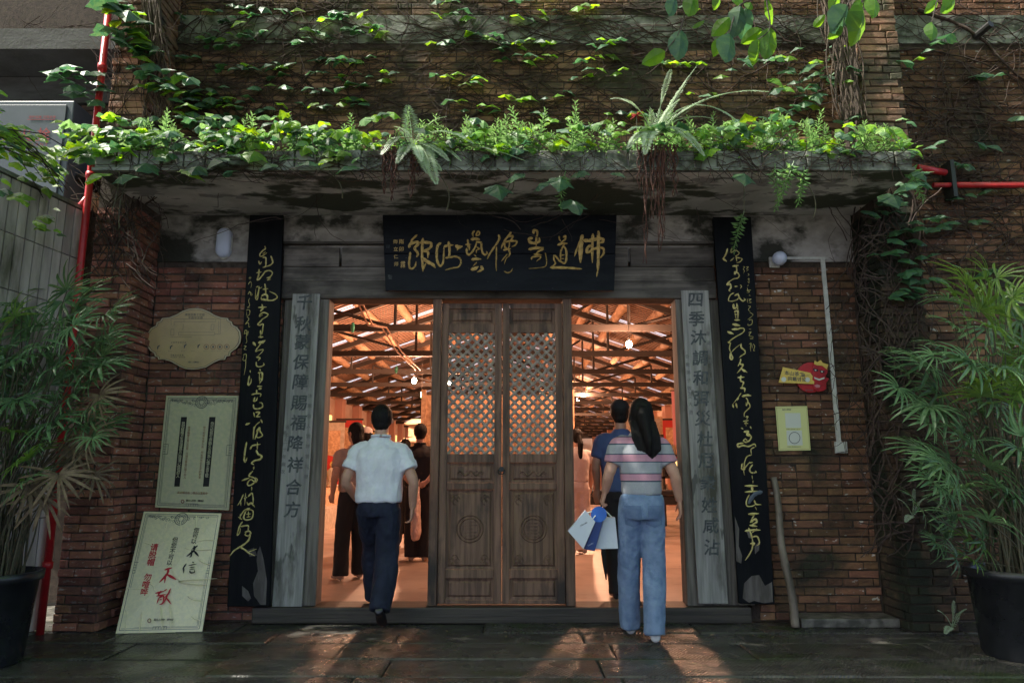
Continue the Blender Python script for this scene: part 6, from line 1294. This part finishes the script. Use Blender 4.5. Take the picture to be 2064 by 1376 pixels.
tW, TW = person('woman with long black hair in a striped sweater and wide blue jeans, carrying paper bags', .955, -.72, 0, 1.0, 0, WOM, 'crew', 'stripes', 'denim', 'shoe_white', vox=.009, hair=dict(kind='long', len=.34, dx=.03), hem=1.03, bot_r=(.093, .082, .074), top_w=.88, sleeve=.62, seed=5, tuck=False, wr=.008)
for s_ in (-1, 1):   # jean pockets
    m_ = MB(); vs = []
    for j in range(7):
        for i in range(7):
            u, v = i / 6 - .5, j / 6; wd = .115 * (1 - .0 * v); z = .955 - .135 * v - (.02 * (1 - abs(u) * 2) if v > .99 else 0); vs.append(TW((s_ * .085 + u * wd + s_ * (-.01) * v, -.25, z)))
    m_.add(vs, [(j * 7 + i, j * 7 + i + 1, (j + 1) * 7 + i + 1, (j + 1) * 7 + i) for j in range(6) for i in range(6)]); o = m_.build('pocket', 'denim_dark', tW)
    sw = o.modifiers.new('w', 'SHRINKWRAP'); sw.target = [c for c in tW.children if c.name.startswith('trousers')][0]; sw.wrap_method = 'PROJECT'; sw.use_project_y = True; sw.use_negative_direction = True; sw.use_positive_direction = True; sw.use_project_z = False; sw.use_project_x = False; sw.offset = .005
    so_ = o.modifiers.new('t', 'SOLIDIFY'); so_.thickness = .004
# paper bags
hp_ = TW((-.285, .07, .965))
def bag(label, quad, Y, depth, m, m2=None, writing=None):
    q = [at(x, y, Y) for x, y in quad]; t = thing('paper_bag', label, 'bag', q[3]); cxq = sum(q, Vector()) / 4
    MB().prism([q[3], q[2], q[1], q[0]], (0, depth, 0)).build('bag_body', m, t, bevel=.002)
    for yy in (0, depth):
        a, b = q[0].lerp(q[1], .25) + Vector((0, yy, 0)), q[0].lerp(q[1], .75) + Vector((0, yy, 0)); h_ = hp_ + Vector((0, yy * .3 - .01, -.03))
        MB().tube(smooth_pts([a, a.lerp(h_, .6), h_, b.lerp(h_, .6), b]), .004, 5).build('handle', 'paper_white', t)
    if writing:
        Pq = Panel([q[0], q[1], q[2], q[3]]); w_ = MB(); text_px(w_, Pq, writing[0], writing[1], writing[2], writing[3], (writing[3] * .55, -writing[3] * .28), .02, .002); w_.build('lettering', writing[4], t)
    return t
bag('tilted white paper bag held lowest in the striped-sweater woman hand', [(1180, 1028), (1200, 1051), (1176, 1106), (1145, 1070)], -.80, .05, 'bag_white', writing=('Lucky', 1172, 1058, 5, 'ink_grey'))
bag('navy blue paper bag squeezed between the two white ones', [(1202, 1048), (1217, 1043), (1199, 1110), (1178, 1106)], -.76, .07, 'bag_navy', writing=('Lucky', 1186, 1098, 4, 'bag_white'))
bag('white paper bag hanging against the jeans', [(1218, 1043), (1240, 1042), (1246, 1105), (1200, 1106)], -.70, .09, 'bag_white')
t = thing('folding_fan', 'round bright blue paper fan sticking up out of the bags', 'fan', at(1206, 1035, -.765)); P = vpanel([(1180, 1010), (1230, 1010), (1230, 1060), (1180, 1060)], -.765)
MB().prism([P.px(1207 + 16 * math.cos(a), 1036 + 16 * math.sin(a) * (1.0), 0) for a in [-q * math.pi / 12 for q in range(24)]], (0, .006, 0)).build('fan_leaf', 'bag_blue', t)
# man in blue behind her
MB_ = J(elL=(-.235, 0, 1.17), wrL=(-.215, .08, .96), elR=(.23, .05, 1.17), knL=(-.08, .05, .52), anL=(-.08, -.02, .09), anR=(.08, .12, .09), toeR=(.1, .32, .03), toeL=(-.09, .18, .03))
person('man in a dark blue tee and black cap half hidden behind the striped-sweater woman', .985, .42, FZ, .985, 0, MB_, 'crew', 'blue_cloth', 'black_cloth', 'shoe_black', 'skin_tan', vox=.012, hair=dict(kind='short', cap='cap_black'), hem=.93, sleeve=.7, seed=9, top_w=1.1, tuck=False)
t = thing('folded_umbrella', 'dark folded umbrella hanging point down beside the jeans', 'umbrella', at(1222, 1168, .2)); a, b = at(1222, 1168, .2), at(1214, 1080, .2); MB().tube([a, a.lerp(b, .25), a.lerp(b, .6), b], [.004, .016, .024, .018], 8).build('canopy_cloth', 'black_cloth', t, smooth=True); MB().tube([b, at(1212, 1015, .22)], .008, 6).build('shaft', 'pipe_black', t)
# woman in tan
person('woman with black bob in a tan shirt and wide black trousers looking aside', -1.66, 1.55, FZ, .915, .55, J(elR=(.26, -.08, 1.2), wrR=(.16, .12, 1.15), hdR=(.08, .2, 1.16), elL=(-.245, -.07, 1.17), wrL=(-.24, .02, .95), anL=(-.12, .0, .09), anR=(.12, .05, .09), knL=(-.10, .03, .52), knR=(.10, .05, .52), toeL=(-.14, .2, .03), toeR=(.14, .22, .03)), 'crew', 'tan_cloth', 'black_cloth', 'shoe_tan', vox=.012, hair=dict(kind='bob'), hem=.97, bot_r=(.098, .088, .088), sleeve=.7, headrot=.5, seed=12, top_w=1.05, tuck=False)
# man in black, hands behind
BK = J(elL=(-.265, -.08, 1.18), wrL=(-.11, -.17, 1.0), hdL=(-.01, -.185, .97), elR=(.265, -.08, 1.18), wrR=(.11, -.17, 1.0), hdR=(.01, -.19, .95))
person('man in black with his hands behind his back holding a clear bag', -1.17, 3.1, FZ, .965, 0, BK, 'collar', 'black_cloth', 'black_cloth', 'shoe_tan', vox=.013, hair=dict(kind='short'), hem=.95, bot_r=(.11, .10, .09), sleeve=.75, seed=15, top_w=1.15, tuck=False)
t = thing('plastic_bag', 'crumpled clear plastic bag hanging behind the man in black', 'bag', (-1.17, 2.86, .45)); g_ = MB(); g_.tube([(-1.16, 2.86, 1.02), (-1.17, 2.86, .93), (-1.18, 2.86, .72), (-1.17, 2.86, .45), (-1.17, 2.87, .38)], [.02, .06, .11, .12, .07], 12, ry=[.02, .04, .06, .06, .04]); fuse('bag_film', g_, 'film', t, .012, 2, .012, 14, .5)
MB().tube([(-1.16, 2.86, 1.0), (-1.14, 2.86, 1.1), (-1.19, 2.86, 1.1), (-1.17, 2.86, .98)], .008, 5).build('bag_loop', 'film', t)
# capped visitor and woman with ponytail
person('visitor in a white cap further down the hall', -2.12, 4.4, FZ, .98, .0, J(), 'crew', 'white_cloth', 'navy', 'shoe_black', vox=.016, hair=dict(kind='short', cap='white_cloth'), hem=.93, seed=19, tuck=False)
person('dark-haired visitor mostly hidden behind the white-shirted man', -1.62, 4.9, FZ, .90, 0, J(), 'crew', 'black_cloth', 'black_cloth', 'shoe_black', vox=.016, hair=dict(kind='short'), hem=.93, seed=22, tuck=False)
person('woman with a long ponytail in pale pink clothes beside the double doors', .90, 3.9, FZ, .955, .35, J(elL=(-.235, .03, 1.17), wrL=(-.20, .16, 1.0)), 'crew', 'white_cloth', 'white_cloth', 'shoe_white', vox=.013, hair=dict(kind='pony'), hem=1.0, bot_r=(.11, .115, .12), seed=25, tuck=False)
